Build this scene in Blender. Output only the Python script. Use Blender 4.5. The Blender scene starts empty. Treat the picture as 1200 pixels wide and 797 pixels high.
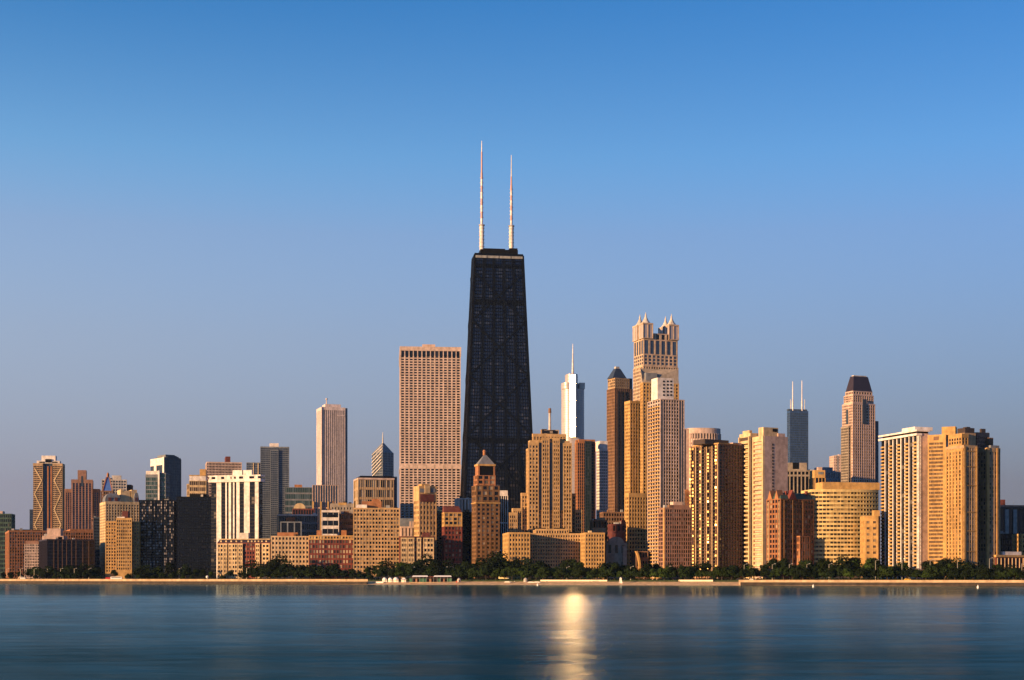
import bpy, math, random
from mathutils import Vector, Matrix
R = math.radians
rnd = random.Random(7)
S = bpy.context.scene
COL = S.collection

# ------------------------------------------------------------------ camera, sky, sun, exposure
F, CX, HZ, CAMH = 1690.0, 600.0, 676.5, 6.0       # focal length and horizon in photograph pixels (1200 wide), eye height in metres
cd = bpy.data.cameras.new('camera'); cam = bpy.data.objects.new('camera', cd); COL.objects.link(cam)
cam.location = (0, 0, CAMH); cam.rotation_euler = (R(90), 0, 0)
cd.sensor_width = 36; cd.lens = F/1200*36; cd.shift_y = (HZ-398.5)/1200
cd.clip_start = 0.5; cd.clip_end = 40000
S.camera = cam
SUN_AZ, SUN_EL = 57.0, 8.2                        # degrees left of straight behind the camera, elevation
to_sun = Vector((-math.sin(R(SUN_AZ))*math.cos(R(SUN_EL)), -math.cos(R(SUN_AZ))*math.cos(R(SUN_EL)), math.sin(R(SUN_EL))))
W = bpy.data.worlds.new('World'); S.world = W; W.use_nodes = True
nt = W.node_tree; nt.nodes.clear()
sky = nt.nodes.new('ShaderNodeTexSky'); sky.sky_type = 'NISHITA'; sky.sun_disc = False
sky.sun_elevation = R(SUN_EL); sky.sun_rotation = R(180+SUN_AZ)
sky.altitude = 100; sky.air_density = 1.0; sky.dust_density = 0.0; sky.ozone_density = 6.6
# the low air is hazy: the sky pales to a mauve grey towards the horizon (by direction, all round)
tcw = nt.nodes.new('ShaderNodeTexCoord'); spw = nt.nodes.new('ShaderNodeSeparateXYZ'); nt.links.new(tcw.outputs['Generated'], spw.inputs[0])
rmp = nt.nodes.new('ShaderNodeValToRGB'); nt.links.new(spw.outputs['Z'], rmp.inputs[0])
stops = [(.0, (.135,.122,.155,.97)), (.062, (.156,.147,.178,.94)), (.163, (.235,.245,.268,.62)), (.23, (.27,.32,.37,.42)), (.28, (.23,.42,.54,.27)), (.40, (.0,.19,.44,.14)), (.6, (.0,.18,.42,.06))]
el_ = rmp.color_ramp.elements
while len(el_) < len(stops): el_.new(.5)
for q, (p_, c_) in zip(el_, stops): q.position = p_; q.color = c_
azr = nt.nodes.new('ShaderNodeMapRange'); nt.links.new(spw.outputs['X'], azr.inputs['Value'])
for k_, v_ in (('From Min', -.36), ('From Max', .36), ('To Min', 1.0), ('To Max', .64)): azr.inputs[k_].default_value = v_
hzc = nt.nodes.new('ShaderNodeVectorMath'); hzc.operation = 'SCALE'; nt.links.new(rmp.outputs['Color'], hzc.inputs[0]); nt.links.new(azr.outputs[0], hzc.inputs['Scale'])
SKY = 0.1
hz10 = nt.nodes.new('ShaderNodeVectorMath'); hz10.operation = 'SCALE'; hz10.inputs['Scale'].default_value = 1/SKY; nt.links.new(hzc.outputs[0], hz10.inputs[0])
mixw = nt.nodes.new('ShaderNodeMix'); mixw.data_type = 'RGBA'
nt.links.new(rmp.outputs['Alpha'], mixw.inputs[0]); nt.links.new(sky.outputs[0], mixw.inputs[6]); nt.links.new(hz10.outputs[0], mixw.inputs[7])
bg = nt.nodes.new('ShaderNodeBackground'); bg.inputs['Strength'].default_value = SKY
wo = nt.nodes.new('ShaderNodeOutputWorld')
nt.links.new(mixw.outputs[2], bg.inputs[0]); nt.links.new(bg.outputs[0], wo.inputs[0])
sd_ = bpy.data.lights.new('sun', 'SUN'); so = bpy.data.objects.new('sun', sd_); COL.objects.link(so)
sd_.energy = 5.0; sd_.color = (1.0, 0.605, 0.285); sd_.angle = R(0.5)
so.rotation_euler = to_sun.to_track_quat('Z', 'Y').to_euler(); so.location = (-500, -300, 400)
vs = S.view_settings
S.display_settings.display_device = 'sRGB'
vs.view_transform = 'Standard'; vs.look = 'None'; vs.gamma = 1; vs.use_curve_mapping = False
vs.exposure = 1.07
S.cycles.use_denoising = True
S.cycles.max_bounces = 6; S.cycles.volume_bounces = 0; S.cycles.sample_clamp_indirect = 60
S.cycles.caustics_reflective = False; S.cycles.caustics_refractive = False
HAZE = 0.000011

# ------------------------------------------------------------------ materials
MATS = {}
def _new(name):
    m = bpy.data.materials.new(name); m.use_nodes = True
    n = m.node_tree; b = n.nodes['Principled BSDF']
    return m, n, b
def N(n, t, **k):
    x = n.nodes.new(t)
    for a, v in k.items(): setattr(x, a, v)
    return x
def wallmat(name, c, rough=.85, var=.38, metallic=0, spec=.3):
    if name in MATS: return MATS[name]
    m, n, b = _new(name); L = n.links.new
    tc = N(n, 'ShaderNodeTexCoord')
    mp = N(n, 'ShaderNodeMapping'); mp.inputs['Scale'].default_value = (.22, .22, .035)      # long weather streaks
    L(tc.outputs['Object'], mp.inputs[0])
    n1 = N(n, 'ShaderNodeTexNoise'); n1.inputs['Scale'].default_value = 1; n1.inputs['Detail'].default_value = 5
    L(mp.outputs[0], n1.inputs['Vector'])
    n2 = N(n, 'ShaderNodeTexNoise'); n2.inputs['Scale'].default_value = .35; n2.inputs['Detail'].default_value = 6
    L(tc.outputs['Object'], n2.inputs['Vector'])
    ad = N(n, 'ShaderNodeMath', operation='ADD'); L(n1.outputs['Fac'], ad.inputs[0]); L(n2.outputs['Fac'], ad.inputs[1])
    mr = N(n, 'ShaderNodeMapRange'); mr.inputs['From Min'].default_value = .7; mr.inputs['From Max'].default_value = 1.3
    mr.inputs['To Min'].default_value = 1-var; mr.inputs['To Max'].default_value = 1+var*.6
    L(ad.outputs[0], mr.inputs['Value'])
    vm = N(n, 'ShaderNodeVectorMath', operation='SCALE'); vm.inputs[0].default_value = c
    L(mr.outputs[0], vm.inputs['Scale']); L(vm.outputs[0], b.inputs['Base Color'])
    b.inputs['Roughness'].default_value = rough; b.inputs['Metallic'].default_value = metallic
    b.inputs['Specular IOR Level'].default_value = spec
    MATS[name] = m; return m
PAL = dict(
    buff=(.45,.29,.14), gold=(.46,.28,.105), cream=(.54,.40,.23), pink=(.48,.365,.32), pinkwhite=(.58,.48,.455), terracotta=(.25,.105,.045), ochre=(.40,.235,.085), paleb=(.47,.335,.20), granite=(.47,.345,.25), white=(.68,.62,.58), tan=(.38,.26,.15),
    brown=(.18,.10,.06), brownpink=(.27,.15,.11), redbrick=(.16,.04,.03), maroon=(.12,.035,.03), orangebrick=(.32,.14,.065), brick=(.17,.09,.042),
    grey=(.25,.25,.25), greyblue=(.16,.18,.21), dark=(.007,.007,.009), bronze=(.045,.03,.022), purple=(.03,.021,.028),
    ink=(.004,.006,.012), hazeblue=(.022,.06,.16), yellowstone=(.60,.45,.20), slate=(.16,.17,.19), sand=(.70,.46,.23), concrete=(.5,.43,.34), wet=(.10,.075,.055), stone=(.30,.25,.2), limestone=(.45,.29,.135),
    green=(.05,.09,.07), blue=(.05,.13,.42), pale=(.5,.45,.4), yellow=(.75,.58,.2), red=(.55,.03,.03), steel=(.35,.35,.36), rose=(.5,.36,.30), navy=(.035,.05,.075))
def wm(k):
    if k in MATS: return MATS[k]
    if k in ('dark','ink'): return wallmat(k, PAL[k], .5, .2, 0, .08)
    if k in ('bronze','purple','navy'): return wallmat(k, PAL[k], .45, .2, 0, .4)
    return wallmat(k, PAL[k])
def simple(name, c, rough=.5, metallic=0):
    if name in MATS: return MATS[name]
    m, n, b = _new(name); b.inputs['Base Color'].default_value = (*c, 1); b.inputs['Roughness'].default_value = rough
    b.inputs['Metallic'].default_value = metallic; MATS[name] = m; return m
GK = dict(  # dark colour, curtain colour, curtain share, roughness, metallic
    std=((.008,.009,.013),(.30,.24,.17),.16,.09,0), plain=((.006,.007,.010),(.10,.085,.07),.05,.08,0), mixed=((.006,.006,.009),(.32,.25,.17),.24,.12,0),
    hanc=((.028,.037,.064),(.10,.092,.10),.20,.18,.6), black=((.010,.014,.024),(.032,.032,.038),.12,.12,.3), blinds=((.010,.010,.013),(.42,.37,.34),.36,.12,0), bluem=((.05,.075,.11),(.08,.11,.15),.3,.14,.5),
    greenm=((.05,.10,.09),(.14,.19,.17),.3,.14,.5), mirror=((.43,.365,.345),(.37,.315,.30),.4,.35,.10), brownm=((.10,.065,.04),(.26,.19,.12),.3,.15,.25), goldm=((.03,.022,.014),(.45,.30,.12),.22,.16,.3),
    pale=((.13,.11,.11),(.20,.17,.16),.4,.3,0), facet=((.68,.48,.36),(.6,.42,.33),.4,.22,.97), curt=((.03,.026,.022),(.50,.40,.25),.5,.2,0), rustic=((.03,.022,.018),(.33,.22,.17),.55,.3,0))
gid = [0]
def glassmat(kind, x0=0, y0=0, z0=0, bx=3, by=3, fh=3.5):
    dk, cu, share, rough, met = GK[kind]
    gid[0] += 1
    m, n, b = _new('glass_%s_%d' % (kind, gid[0])); L = n.links.new
    tc = N(n, 'ShaderNodeTexCoord'); 
    sb = N(n, 'ShaderNodeVectorMath', operation='SUBTRACT'); sb.inputs[1].default_value = (x0-.04*bx, y0-.04*by, z0)
    dv = N(n, 'ShaderNodeVectorMath', operation='DIVIDE'); dv.inputs[1].default_value = (bx, by, fh)
    fl = N(n, 'ShaderNodeVectorMath', operation='FLOOR')
    L(tc.outputs['Object'], sb.inputs[0]); L(sb.outputs[0], dv.inputs[0]); L(dv.outputs[0], fl.inputs[0])
    wn = N(n, 'ShaderNodeTexWhiteNoise'); wn.noise_dimensions = '4D'; wn.inputs['W'].default_value = gid[0]*1.7
    L(fl.outputs[0], wn.inputs['Vector'])
    cr = N(n, 'ShaderNodeMapRange'); cr.inputs['From Min'].default_value = share*1.15; cr.inputs['From Max'].default_value = share*.5
    L(wn.outputs['Value'], cr.inputs['Value'])
    mx = N(n, 'ShaderNodeMix', data_type='RGBA'); mx.inputs[6].default_value = (*dk, 1); mx.inputs[7].default_value = (*cu, 1)
    L(cr.outputs[0], mx.inputs[0]); L(mx.outputs[2], b.inputs['Base Color'])
    b.inputs['Roughness'].default_value = rough; b.inputs['Metallic'].default_value = met; b.inputs['IOR'].default_value = 1.5
    geo = N(n, 'ShaderNodeNewGeometry')                                              # each pane sits a touch out of true
    s2 = N(n, 'ShaderNodeVectorMath', operation='SUBTRACT'); s2.inputs[1].default_value = (.5,.5,.5); L(wn.outputs['Color'], s2.inputs[0])
    s3 = N(n, 'ShaderNodeVectorMath', operation='SCALE'); s3.inputs['Scale'].default_value = .012 if kind == 'facet' else .035; L(s2.outputs[0], s3.inputs[0])
    a = N(n, 'ShaderNodeVectorMath', operation='ADD'); L(geo.outputs['Normal'], a.inputs[0]); L(s3.outputs[0], a.inputs[1])
    nm = N(n, 'ShaderNodeVectorMath', operation='NORMALIZE'); L(a.outputs[0], nm.inputs[0]); L(nm.outputs[0], b.inputs['Normal'])
    return m
def panemats(kind):
    if ('pane', kind) in MATS: return MATS[('pane', kind)]
    dk, cu, share, rough, met = GK[kind]; out = []
    for i, t in enumerate((0, .12, .5, 1)):
        c = tuple(dk[k]*(1-t)+cu[k]*t for k in range(3))
        out.append(simple('pane_%s_%d' % (kind, i), c, rough if t < .5 else .35, met))
    MATS[('pane', kind)] = (out, share); return MATS[('pane', kind)]

# ------------------------------------------------------------------ mesh helpers
class MB:
    def __init__(s): s.v = []; s.f = []
    def add(s, v, f):
        o = len(s.v); s.v += [tuple(p) for p in v]; s.f += [tuple(i+o for i in q) for q in f]
    def box(s, x0, x1, y0, y1, z0, z1):
        s.frus((x0, x1, y0, y1), (x0, x1, y0, y1), z0, z1)
    def frus(s, a, b, z0, z1):
        v = [(a[0],a[2],z0),(a[1],a[2],z0),(a[1],a[3],z0),(a[0],a[3],z0),(b[0],b[2],z1),(b[1],b[2],z1),(b[1],b[3],z1),(b[0],b[3],z1)]
        s.add(v, [(3,2,1,0),(4,5,6,7),(0,1,5,4),(1,2,6,5),(2,3,7,6),(3,0,4,7)])
    def prism(s, poly, z0, z1):
        n = len(poly); v = [(x,y,z0) for x,y in poly]+[(x,y,z1) for x,y in poly]
        s.add(v, [tuple(range(n))[::-1], tuple(range(n, 2*n))]+[(i,(i+1)%n,n+(i+1)%n,n+i) for i in range(n)])
    def prism_xz(s, poly, y0, y1):
        n = len(poly); v = [(x,y0,z) for x,z in poly]+[(x,y1,z) for x,z in poly]
        s.add(v, [tuple(range(n)), tuple(range(n, 2*n))[::-1]]+[((i+1)%n,i,n+i,n+(i+1)%n) for i in range(n)])
    def cyl(s, x, y, z0, z1, r0, r1=None, n=12):
        r1 = r0 if r1 is None else r1
        v = [(x+r0*math.cos(2*math.pi*i/n), y+r0*math.sin(2*math.pi*i/n), z0) for i in range(n)]
        v += [(x+r1*math.cos(2*math.pi*i/n), y+r1*math.sin(2*math.pi*i/n), z1) for i in range(n)]
        s.add(v, [tuple(range(n))[::-1], tuple(range(n,2*n))]+[(i,(i+1)%n,n+(i+1)%n,n+i) for i in range(n)])
    def beam(s, p, q, w, d=None):
        p, q = Vector(p), Vector(q); d = d or w; a = (q-p).normalized()
        u = a.cross(Vector((0,1,0))); u = u.normalized() if u.length > 1e-3 else Vector((1,0,0)); t = a.cross(u)
        v = [c+u*(i*w/2)+t*(j*d/2) for c in (p,q) for i,j in ((-1,-1),(1,-1),(1,1),(-1,1))]
        s.add(v, [(3,2,1,0),(4,5,6,7),(0,1,5,4),(1,2,6,5),(2,3,7,6),(3,0,4,7)])
    def mesh(s, name, mat):
        me = bpy.data.meshes.new(name); me.from_pydata(s.v, [], s.f); me.validate(); me.update()
        me.materials.append(mat); return me
    def obj(s, name, mat, parent=None):
        o = bpy.data.objects.new(name, s.mesh(name, mat)); COL.objects.link(o)
        if parent: o.parent = parent
        return o
def tag(o, label, cat, group=None, kind=None):
    if label: o['label'] = label
    if cat: o['category'] = cat
    if group: o['group'] = group
    if kind: o['kind'] = kind
    return o
def empty(name, loc, rz=0):
    o = bpy.data.objects.new(name, None); COL.objects.link(o); o.location = loc; o.rotation_euler = (0,0,rz); o.empty_display_size = 1
    return o
def copy_tree(o, parent=None):
    c = o.copy(); COL.objects.link(c)
    if parent: c.parent = parent
    for ch in list(o.children): copy_tree(ch, c)
    return c

# ------------------------------------------------------------------ the lie of the land
ZG = 4.0
def shore(X): return 1115-0.49*X
def dsh(px):
    t = (px-CX)/F; return 1115/(1+.49*t)
def at(px, Y, z=ZG): return Vector(((px-CX)/F*Y, Y, z))

SX0, SX1 = -2600.0, 1500.0
def strip(name, d0, z0, d1, z1, mat, x0=SX0, x1=SX1, kind='structure', n=60, jit=0):
    v = []; f = []
    for i in range(n+1):
        X = x0+(x1-x0)*i/n
        j = jit*(math.sin(X*.021)+.6*math.sin(X*.057+1)) if jit else 0
        v += [(X, shore(X)+d0+j, z0), (X, shore(X)+d1, z1)]
    for i in range(n): f.append((2*i, 2*i+2, 2*i+3, 2*i+1))
    m = MB(); m.add(v, f); o = m.obj(name, mat)
    if kind: o['kind'] = kind
    return o
# water: calm near the beach, ruffled farther out
def watermat():
    m, n, b = _new('lake_water'); L = n.links.new
    pass
    tc = N(n, 'ShaderNodeTexCoord')
    def noise(sx, sy, sc, det, rot=0):
        mp = N(n, 'ShaderNodeMapping'); mp.inputs['Scale'].default_value = (sx, sy, 1); mp.inputs['Rotation'].default_value = (0,0,rot)
        L(tc.outputs['Object'], mp.inputs[0])
        t = N(n, 'ShaderNodeTexNoise'); t.inputs['Scale'].default_value = sc; t.inputs['Detail'].default_value = det
        L(mp.outputs[0], t.inputs['Vector']); return t
    a = noise(.4, 1, .30, 5, .05); c = noise(.22, 1, .10, 5, -.06); pt = noise(.12, 1, .012, 4)
    ad = N(n, 'ShaderNodeMath', operation='MULTIPLY_ADD'); ad.inputs[1].default_value = 1.6
    L(c.outputs['Fac'], ad.inputs[0]); L(a.outputs['Fac'], ad.inputs[2])
    sp = N(n, 'ShaderNodeSeparateXYZ'); L(tc.outputs['Object'], sp.inputs[0])
    w = N(n, 'ShaderNodeMath', operation='MULTIPLY_ADD'); w.inputs[1].default_value = 160; L(pt.outputs['Fac'], w.inputs[0]); L(sp.outputs['Y'], w.inputs[2])
    calm = N(n, 'ShaderNodeMapRange'); calm.interpolation_type = 'SMOOTHSTEP'
    calm.inputs['From Min'].default_value = 420; calm.inputs['From Max'].default_value = 640
    L(w.outputs[0], calm.inputs['Value'])
    st = N(n, 'ShaderNodeMapRange'); st.inputs['To Min'].default_value = 1.0; st.inputs['To Max'].default_value = .10; L(calm.outputs[0], st.inputs['Value'])
    # wavelets: the surface tilts by a few degrees from place to place
    def tilt(t, amp):
        q_ = N(n, 'ShaderNodeVectorMath', operation='SUBTRACT'); q_.inputs[1].default_value = (.5, .5, .5); L(t.outputs['Color'], q_.inputs[0])
        r_ = N(n, 'ShaderNodeVectorMath', operation='MULTIPLY'); r_.inputs[1].default_value = amp; L(q_.outputs[0], r_.inputs[0]); return r_
    t1 = tilt(a, (.22, .34, 0)); t2 = tilt(c, (.10, .13, 0))
    sm = N(n, 'ShaderNodeVectorMath', operation='ADD'); L(t1.outputs[0], sm.inputs[0]); L(t2.outputs[0], sm.inputs[1])
    sc_ = N(n, 'ShaderNodeVectorMath', operation='SCALE'); L(sm.outputs[0], sc_.inputs[0]); L(st.outputs[0], sc_.inputs['Scale'])
    up = N(n, 'ShaderNodeVectorMath', operation='ADD'); up.inputs[1].default_value = (0, 0, 1); L(sc_.outputs[0], up.inputs[0])
    bm = N(n, 'ShaderNodeVectorMath', operation='NORMALIZE'); L(up.outputs[0], bm.inputs[0])
    rr = N(n, 'ShaderNodeMapRange'); rr.inputs['To Min'].default_value = .19; rr.inputs['To Max'].default_value = .06; L(calm.outputs[0], rr.inputs['Value'])
    r2 = N(n, 'ShaderNodeMath', operation='MULTIPLY_ADD'); r2.inputs[1].default_value = .10; L(pt.outputs['Fac'], r2.inputs[0]); L(rr.outputs[0], r2.inputs[2])
    n.nodes.remove(b)
    gl = N(n, 'ShaderNodeBsdfGlossy'); gl.inputs['Color'].default_value = (.74, .97, .97, 1); L(r2.outputs[0], gl.inputs['Roughness']); L(bm.outputs[0], gl.inputs['Normal'])
    df = N(n, 'ShaderNodeBsdfDiffuse'); df.inputs['Color'].default_value = (.000, .040, .054, 1)
    fr = N(n, 'ShaderNodeFresnel'); fr.inputs['IOR'].default_value = 1.33
    fm = N(n, 'ShaderNodeMapRange'); fm.inputs['From Min'].default_value = .72; fm.inputs['From Max'].default_value = .96; fm.inputs['To Min'].default_value = .135; fm.inputs['To Max'].default_value = .50; L(fr.outputs[0], fm.inputs['Value'])
    k1 = noise(.12, 1, .05, 3, .02); k2 = noise(.28, 1, .42, 6, -.03)                    # wind streaks and slicks
    ka = N(n, 'ShaderNodeMath', operation='ADD'); 
    k3 = noise(.30, 1, 1.25, 4, .04); kb = N(n, 'ShaderNodeMath', operation='MULTIPLY_ADD'); kb.inputs[1].default_value = .9; L(k3.outputs['Fac'], kb.inputs[0]); L(k2.outputs['Fac'], kb.inputs[2])
    kc = N(n, 'ShaderNodeMath', operation='MULTIPLY'); kc.inputs[1].default_value = .6; L(k1.outputs['Fac'], kc.inputs[0]); L(kc.outputs[0], ka.inputs[0]); L(kb.outputs[0], ka.inputs[1])
    kr = N(n, 'ShaderNodeMapRange'); kr.inputs['From Min'].default_value = .92; kr.inputs['From Max'].default_value = 1.58; kr.inputs['To Min'].default_value = .66; kr.inputs['To Max'].default_value = 1.36; L(ka.outputs[0], kr.inputs['Value'])
    fx = N(n, 'ShaderNodeMath', operation='MULTIPLY'); L(fm.outputs[0], fx.inputs[0]); L(kr.outputs[0], fx.inputs[1]); fm = fx
    ms = N(n, 'ShaderNodeMixShader'); L(fm.outputs[0], ms.inputs[0]); L(df.outputs[0], ms.inputs[1]); L(gl.outputs[0], ms.inputs[2])
    L(ms.outputs[0], n.nodes['Material Output'].inputs['Surface'])
    return m
mw = MB(); mw.add([(-5000,-2500,0),(5000,-2500,0),(5000,2700,0),(-5000,2700,0)], [(0,1,2,3)])
tag(mw.obj('water', watermat()), None, None, kind='structure')
grass = wallmat('lawn', (.045,.07,.02), .9, .5); asphalt = wallmat('asphalt', (.05,.05,.05), .85, .2)
strip('beach', -6, -.5, 24, 2.6, wm('sand'), jit=3)
strip('park_ground', 24, 2.6, 27, ZG-.14, grass)
strip('footpath', 27, ZG-.14, 33, ZG-.14, wm('concrete'))
strip('lawn', 33, ZG-.14, 52, ZG-.14, grass)
strip('road', 52, ZG-.14, 70, ZG-.14, asphalt)
strip('pavement', 70, ZG, 76, ZG, wm('concrete'))
strip('kerb', 69.9, ZG-.2, 70, ZG, wm('concrete'))
strip('lane_marking', 60.8, ZG-.135, 61.1, ZG-.135, wm('white'))
g = MB(); g.add([(SX0, shore(SX0)+76, ZG), (SX1, shore(SX1)+76, ZG), (5000, 300, ZG), (5000, 6200, ZG), (-5000, 6200, ZG), (-5000, shore(SX0)+200, ZG)], [(0,1,2,3,4,5)])
tag(g.obj('ground', asphalt), None, None, kind='structure')

# ------------------------------------------------------------------ buildings
YAW = 8.0
NWIN = [0]
SUB = {'antenna_mast': ('antenna_base',), 'antenna_ring': ('antenna_base',), 'antenna_platform': ('antenna_base',), 'antenna_dipole': ('antenna_base',), 'antenna_tip': ('antenna_base',),
       'lantern': ('roof',), 'hip': ('roof',), 'roof_rail': ('roof',), 'finial': ('turret_roof',), 'roof_cap': ('hipped_roof',), 'beacon': ('beacon_mast',), 'window': ('penthouse',), 'rooftop_tank': ('penthouse',), 'skylight': ('slanted_roof',), 'belvedere_pier': ('belvedere',), 'dormer': ('mansard_roof',), 'water_tank': ('rooftop_plant',)}
class Bld:
    """A building whose front face spans photograph columns f0..f1 at distance D; the side face reaches column `side`."""
    def __init__(s, name, label, f, D, side=None, yaw=YAW, depth=28, cat='building', group=None):
        th = R(yaw); u = Vector((math.cos(th), math.sin(th))); v = Vector((-math.sin(th), math.cos(th)))
        t = lambda p: (p-CX)/F
        P = Vector((t(sum(f)/2)*D, D))
        sol = lambda C, d, p: (t(p)*C.y-C.x)/(d.x-t(p)*d.y)
        a, b = sol(P, u, f[0]), sol(P, u, f[1])
        if side is not None:
            C = P+u*(a if side < f[0] else b); depth = max(6, min(90, sol(C, v, side)))
        s.W, s.L, s.u, s.v = b-a, depth, u, v
        s.c = P+u*((a+b)/2)+v*(depth/2)
        s.root = empty(name, (s.c.x, s.c.y, ZG), th); tag(s.root, label, cat, group)
        s.hx, s.hy = s.W/2, s.L/2; s.parts = {}; s.mats = {}; s.solos = []
    def lx(s, px, y=None):
        y = -s.hy if y is None else y
        t = (px-CX)/F; C = s.c+s.v*y; return (t*C.y-C.x)/(s.u.x-t*s.u.y)
    def z(s, py, x=0, y=None):
        y = -s.hy if y is None else y
        Y = (s.c+s.u*x+s.v*y).y; return CAMH+(HZ-py)/F*Y-ZG
    def m(s, part, mat):
        key = (part, mat if isinstance(mat, str) else mat.name)
        if key not in s.parts: s.parts[key] = MB(); s.mats[key] = wm(mat) if isinstance(mat, str) else mat
        return s.parts[key]
    def solo(s, part, mat):
        mb = MB(); s.solos.append((part, mat, mb)); return mb
    def blk(s, px0, px1, top, bot, mat, part='penthouse', off=2, depth=None):
        y0 = -s.hy+off; y1 = min(y0+(depth or s.L*.6), y0+s.L-off-.3) if off >= 0 else y0+(depth or 10)
        x0, x1 = s.lx(px0, y0), s.lx(px1, y0)
        s.solo(part, mat).box(x0, x1, y0, y1, s.z(bot, (x0+x1)/2, y0), s.z(top, (x0+x1)/2, y0)); return x0, x1, y0, y1
    def facade(s, box, z0, z1, nx, ns, nf, wall, kind, pf=.35, sf=.42, crown=1.5, plinth=1, pd=.42, sd=.30, wins=0, pier=None, faces='FLR', span=None, wname='wall', shrink=1):
        if pf < 1: pf, sf = pf*.80, sf*.86
        x0, x1, y0, y1 = box; bx = (x1-x0)/nx; by = (y1-y0)/ns
        zb, zt = z0+plinth, z1-crown; fh = (zt-zb)/nf
        W_ = s.m(wname, wall); PW = s.m('rib_cladding', pier) if pier else W_; SW = s.m('floor_banding', span) if span else W_
        if nx*nf > max(wins, 60): s.stuff = True
        gm = glassmat(kind, x0, y0, zb, bx, by, fh)
        s.m('glazing', gm).box(x0, x1, y0, y1, z0, z1-.2)
        if plinth > .2: W_.box(x0-pd-.05, x1+pd+.05, y0-pd-.05, y1+pd+.05, z0-.02, zb+.01)
        if crown > .2: W_.box(x0-pd-.06, x1+pd+.06, y0-pd-.06, y1+pd+.06, zt, z1)
        if sf > 0:
            for i in range(nf): SW.box(x0-sd, x1+sd, y0-sd, y1+sd, zb+i*fh+.02, zb+(i+sf)*fh)
        if pf > 0:
            hw = pf*bx/2; hs = pf*by/2
            if 'F' in faces:
                for i in range(nx+1):
                    c = x0+i*bx; PW.box(max(c-hw, x0-pd), min(c+hw, x1+pd), y0-pd, y0+.15, z0, z1-.1)
            for fc, xx in (('L', x0), ('R', x1)):
                if fc in faces:
                    for i in range(ns+1):
                        c = y0+i*by; PW.box(xx-pd-.01, xx+pd+.01, max(c-hs, y0-pd+.013), min(c+hs, y1+pd), z0, z1-.12)
        if wins:
            mats, share = panemats(kind); w, h = bx*(1-pf)*.96, fh*(1-sf)*.96; wl = by*(1-pf)*.96
            vf = []; vl = []
            for mt in mats:
                b1 = MB(); b1.box(-w/2, w/2, -.04, .04, -h/2, h/2); vf.append(b1.mesh('window', mt))
                b2 = MB(); b2.box(-.04, .04, -wl/2, wl/2, -h/2, h/2); vl.append(b2.mesh('window', mt))
            k = 0
            for i in range(nf-1, -1, -1):
                zc = zb+(i+sf+(1-sf)/2)*fh
                spots = [(x0+(j+.5)*bx, y0-.03, vf) for j in range(nx)]
                if 'l' in faces: spots += [(x0-.03, y0+(j+.5)*by, vl) for j in range(ns)]
                for (xx, yy, vv) in spots:
                    if k >= wins: continue
                    q = rnd.random(); mi = 3 if q < share*.45 else 2 if q < share else 1 if q < share+.25 else 0
                    o = bpy.data.objects.new('window', vv[mi]); COL.objects.link(o); o.parent = s.root; o.location = (xx, yy, zc); k += 1
            NWIN[0] += k
        return fh
    stuff = False
    def main(s, top, nx, nf, wall, kind, ns=None, **k):
        bx = s.W/nx; ns = ns or max(1, round(s.L/bx)); s.top = s.z(top)
        s.box = (-s.hx, s.hx, -s.hy, s.hy)
        s.fh = s.facade(s.box, 0, s.top, nx, ns, nf, wall, kind, **k); return s
    def done(s):
        for (part, mk), mb in s.parts.items():
            if not mb.v: continue
            o = mb.obj(part, s.mats[(part, mk)], s.root)
            if part == 'glazing' and s.stuff: o['kind'] = 'stuff'
        obs = [(part, mb.obj(part, wm(mat) if isinstance(mat, str) else mat, s.root), sum((Vector(v_) for v_ in mb.v), Vector())/len(mb.v)) for part, mat, mb in s.solos if mb.v]
        for part, o, c in obs:                                                  # pieces of a part go one level down
            hosts = [h for h in obs if h[0] in SUB.get(part, ())]
            if hosts: o.parent = min(hosts, key=lambda h: (h[2]-c).xy.length)[1]
        return s.root
ROW = []   # (px0, px1, short name) of what stands behind the trees, for the trees' labels
def roof_clutter(b):
    if b.W < 11 or b.L < 10: return
    q_ = random.Random(int(b.c.x*7+b.c.y)); 
    for _ in range(q_.randint(2, 3)):
        w, d, h = q_.uniform(1.5, 4.5), q_.uniform(1.5, 4), q_.uniform(1.0, 2.6); x = q_.uniform(-b.hx+1, b.hx-1-w); y = q_.uniform(-b.hy+1.5, min(b.hy-1-d, -b.hy+9))
        b.solo('rooftop_unit', q_.choice(('grey', 'pale', 'brown', 'dark', 'steel'))).box(x, x+w, y, y+d, b.top-.05, b.top+h)
    if q_.random() < .5: x = q_.uniform(-b.hx+2, b.hx-2); b.solo('aerial', 'grey').cyl(x, -b.hy+4, b.top-.1, b.top+q_.uniform(3, 6), .14, .07, n=6)
def T(name, label, f, top, D, nx, nf, wall, kind, side=None, yaw=YAW, depth=28, row=None, ns=None, **k):
    b = Bld(name, label, f, D, side, yaw, depth); b.main(top, nx, nf, wall, kind, ns, **k)
    if name in ('apartment_block', 'brick_block', 'hotel', 'office_block', 'apartment_tower', 'stepped_block'): roof_clutter(b)
    if row: ROW.append((min(f[0], side or f[0]), max(f[1], side or f[1]), row))
    return b

# ---- far skyline, left to right
b = T('tower_block', 'low dark greenish grey tower block at the far left edge of the skyline', (-4, 13), 602, 2300, 8, 14, 'green', 'plain', depth=30); b.blk(0, 3, 599, 602, 'rose'); b.done()
b = T('office_tower', 'narrow navy glass slab peeping out behind the zigzag braced tower', (35, 41), 597, 2500, 4, 24, 'navy', 'bluem', depth=30, pf=.15, sf=.2); b.done()
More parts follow.
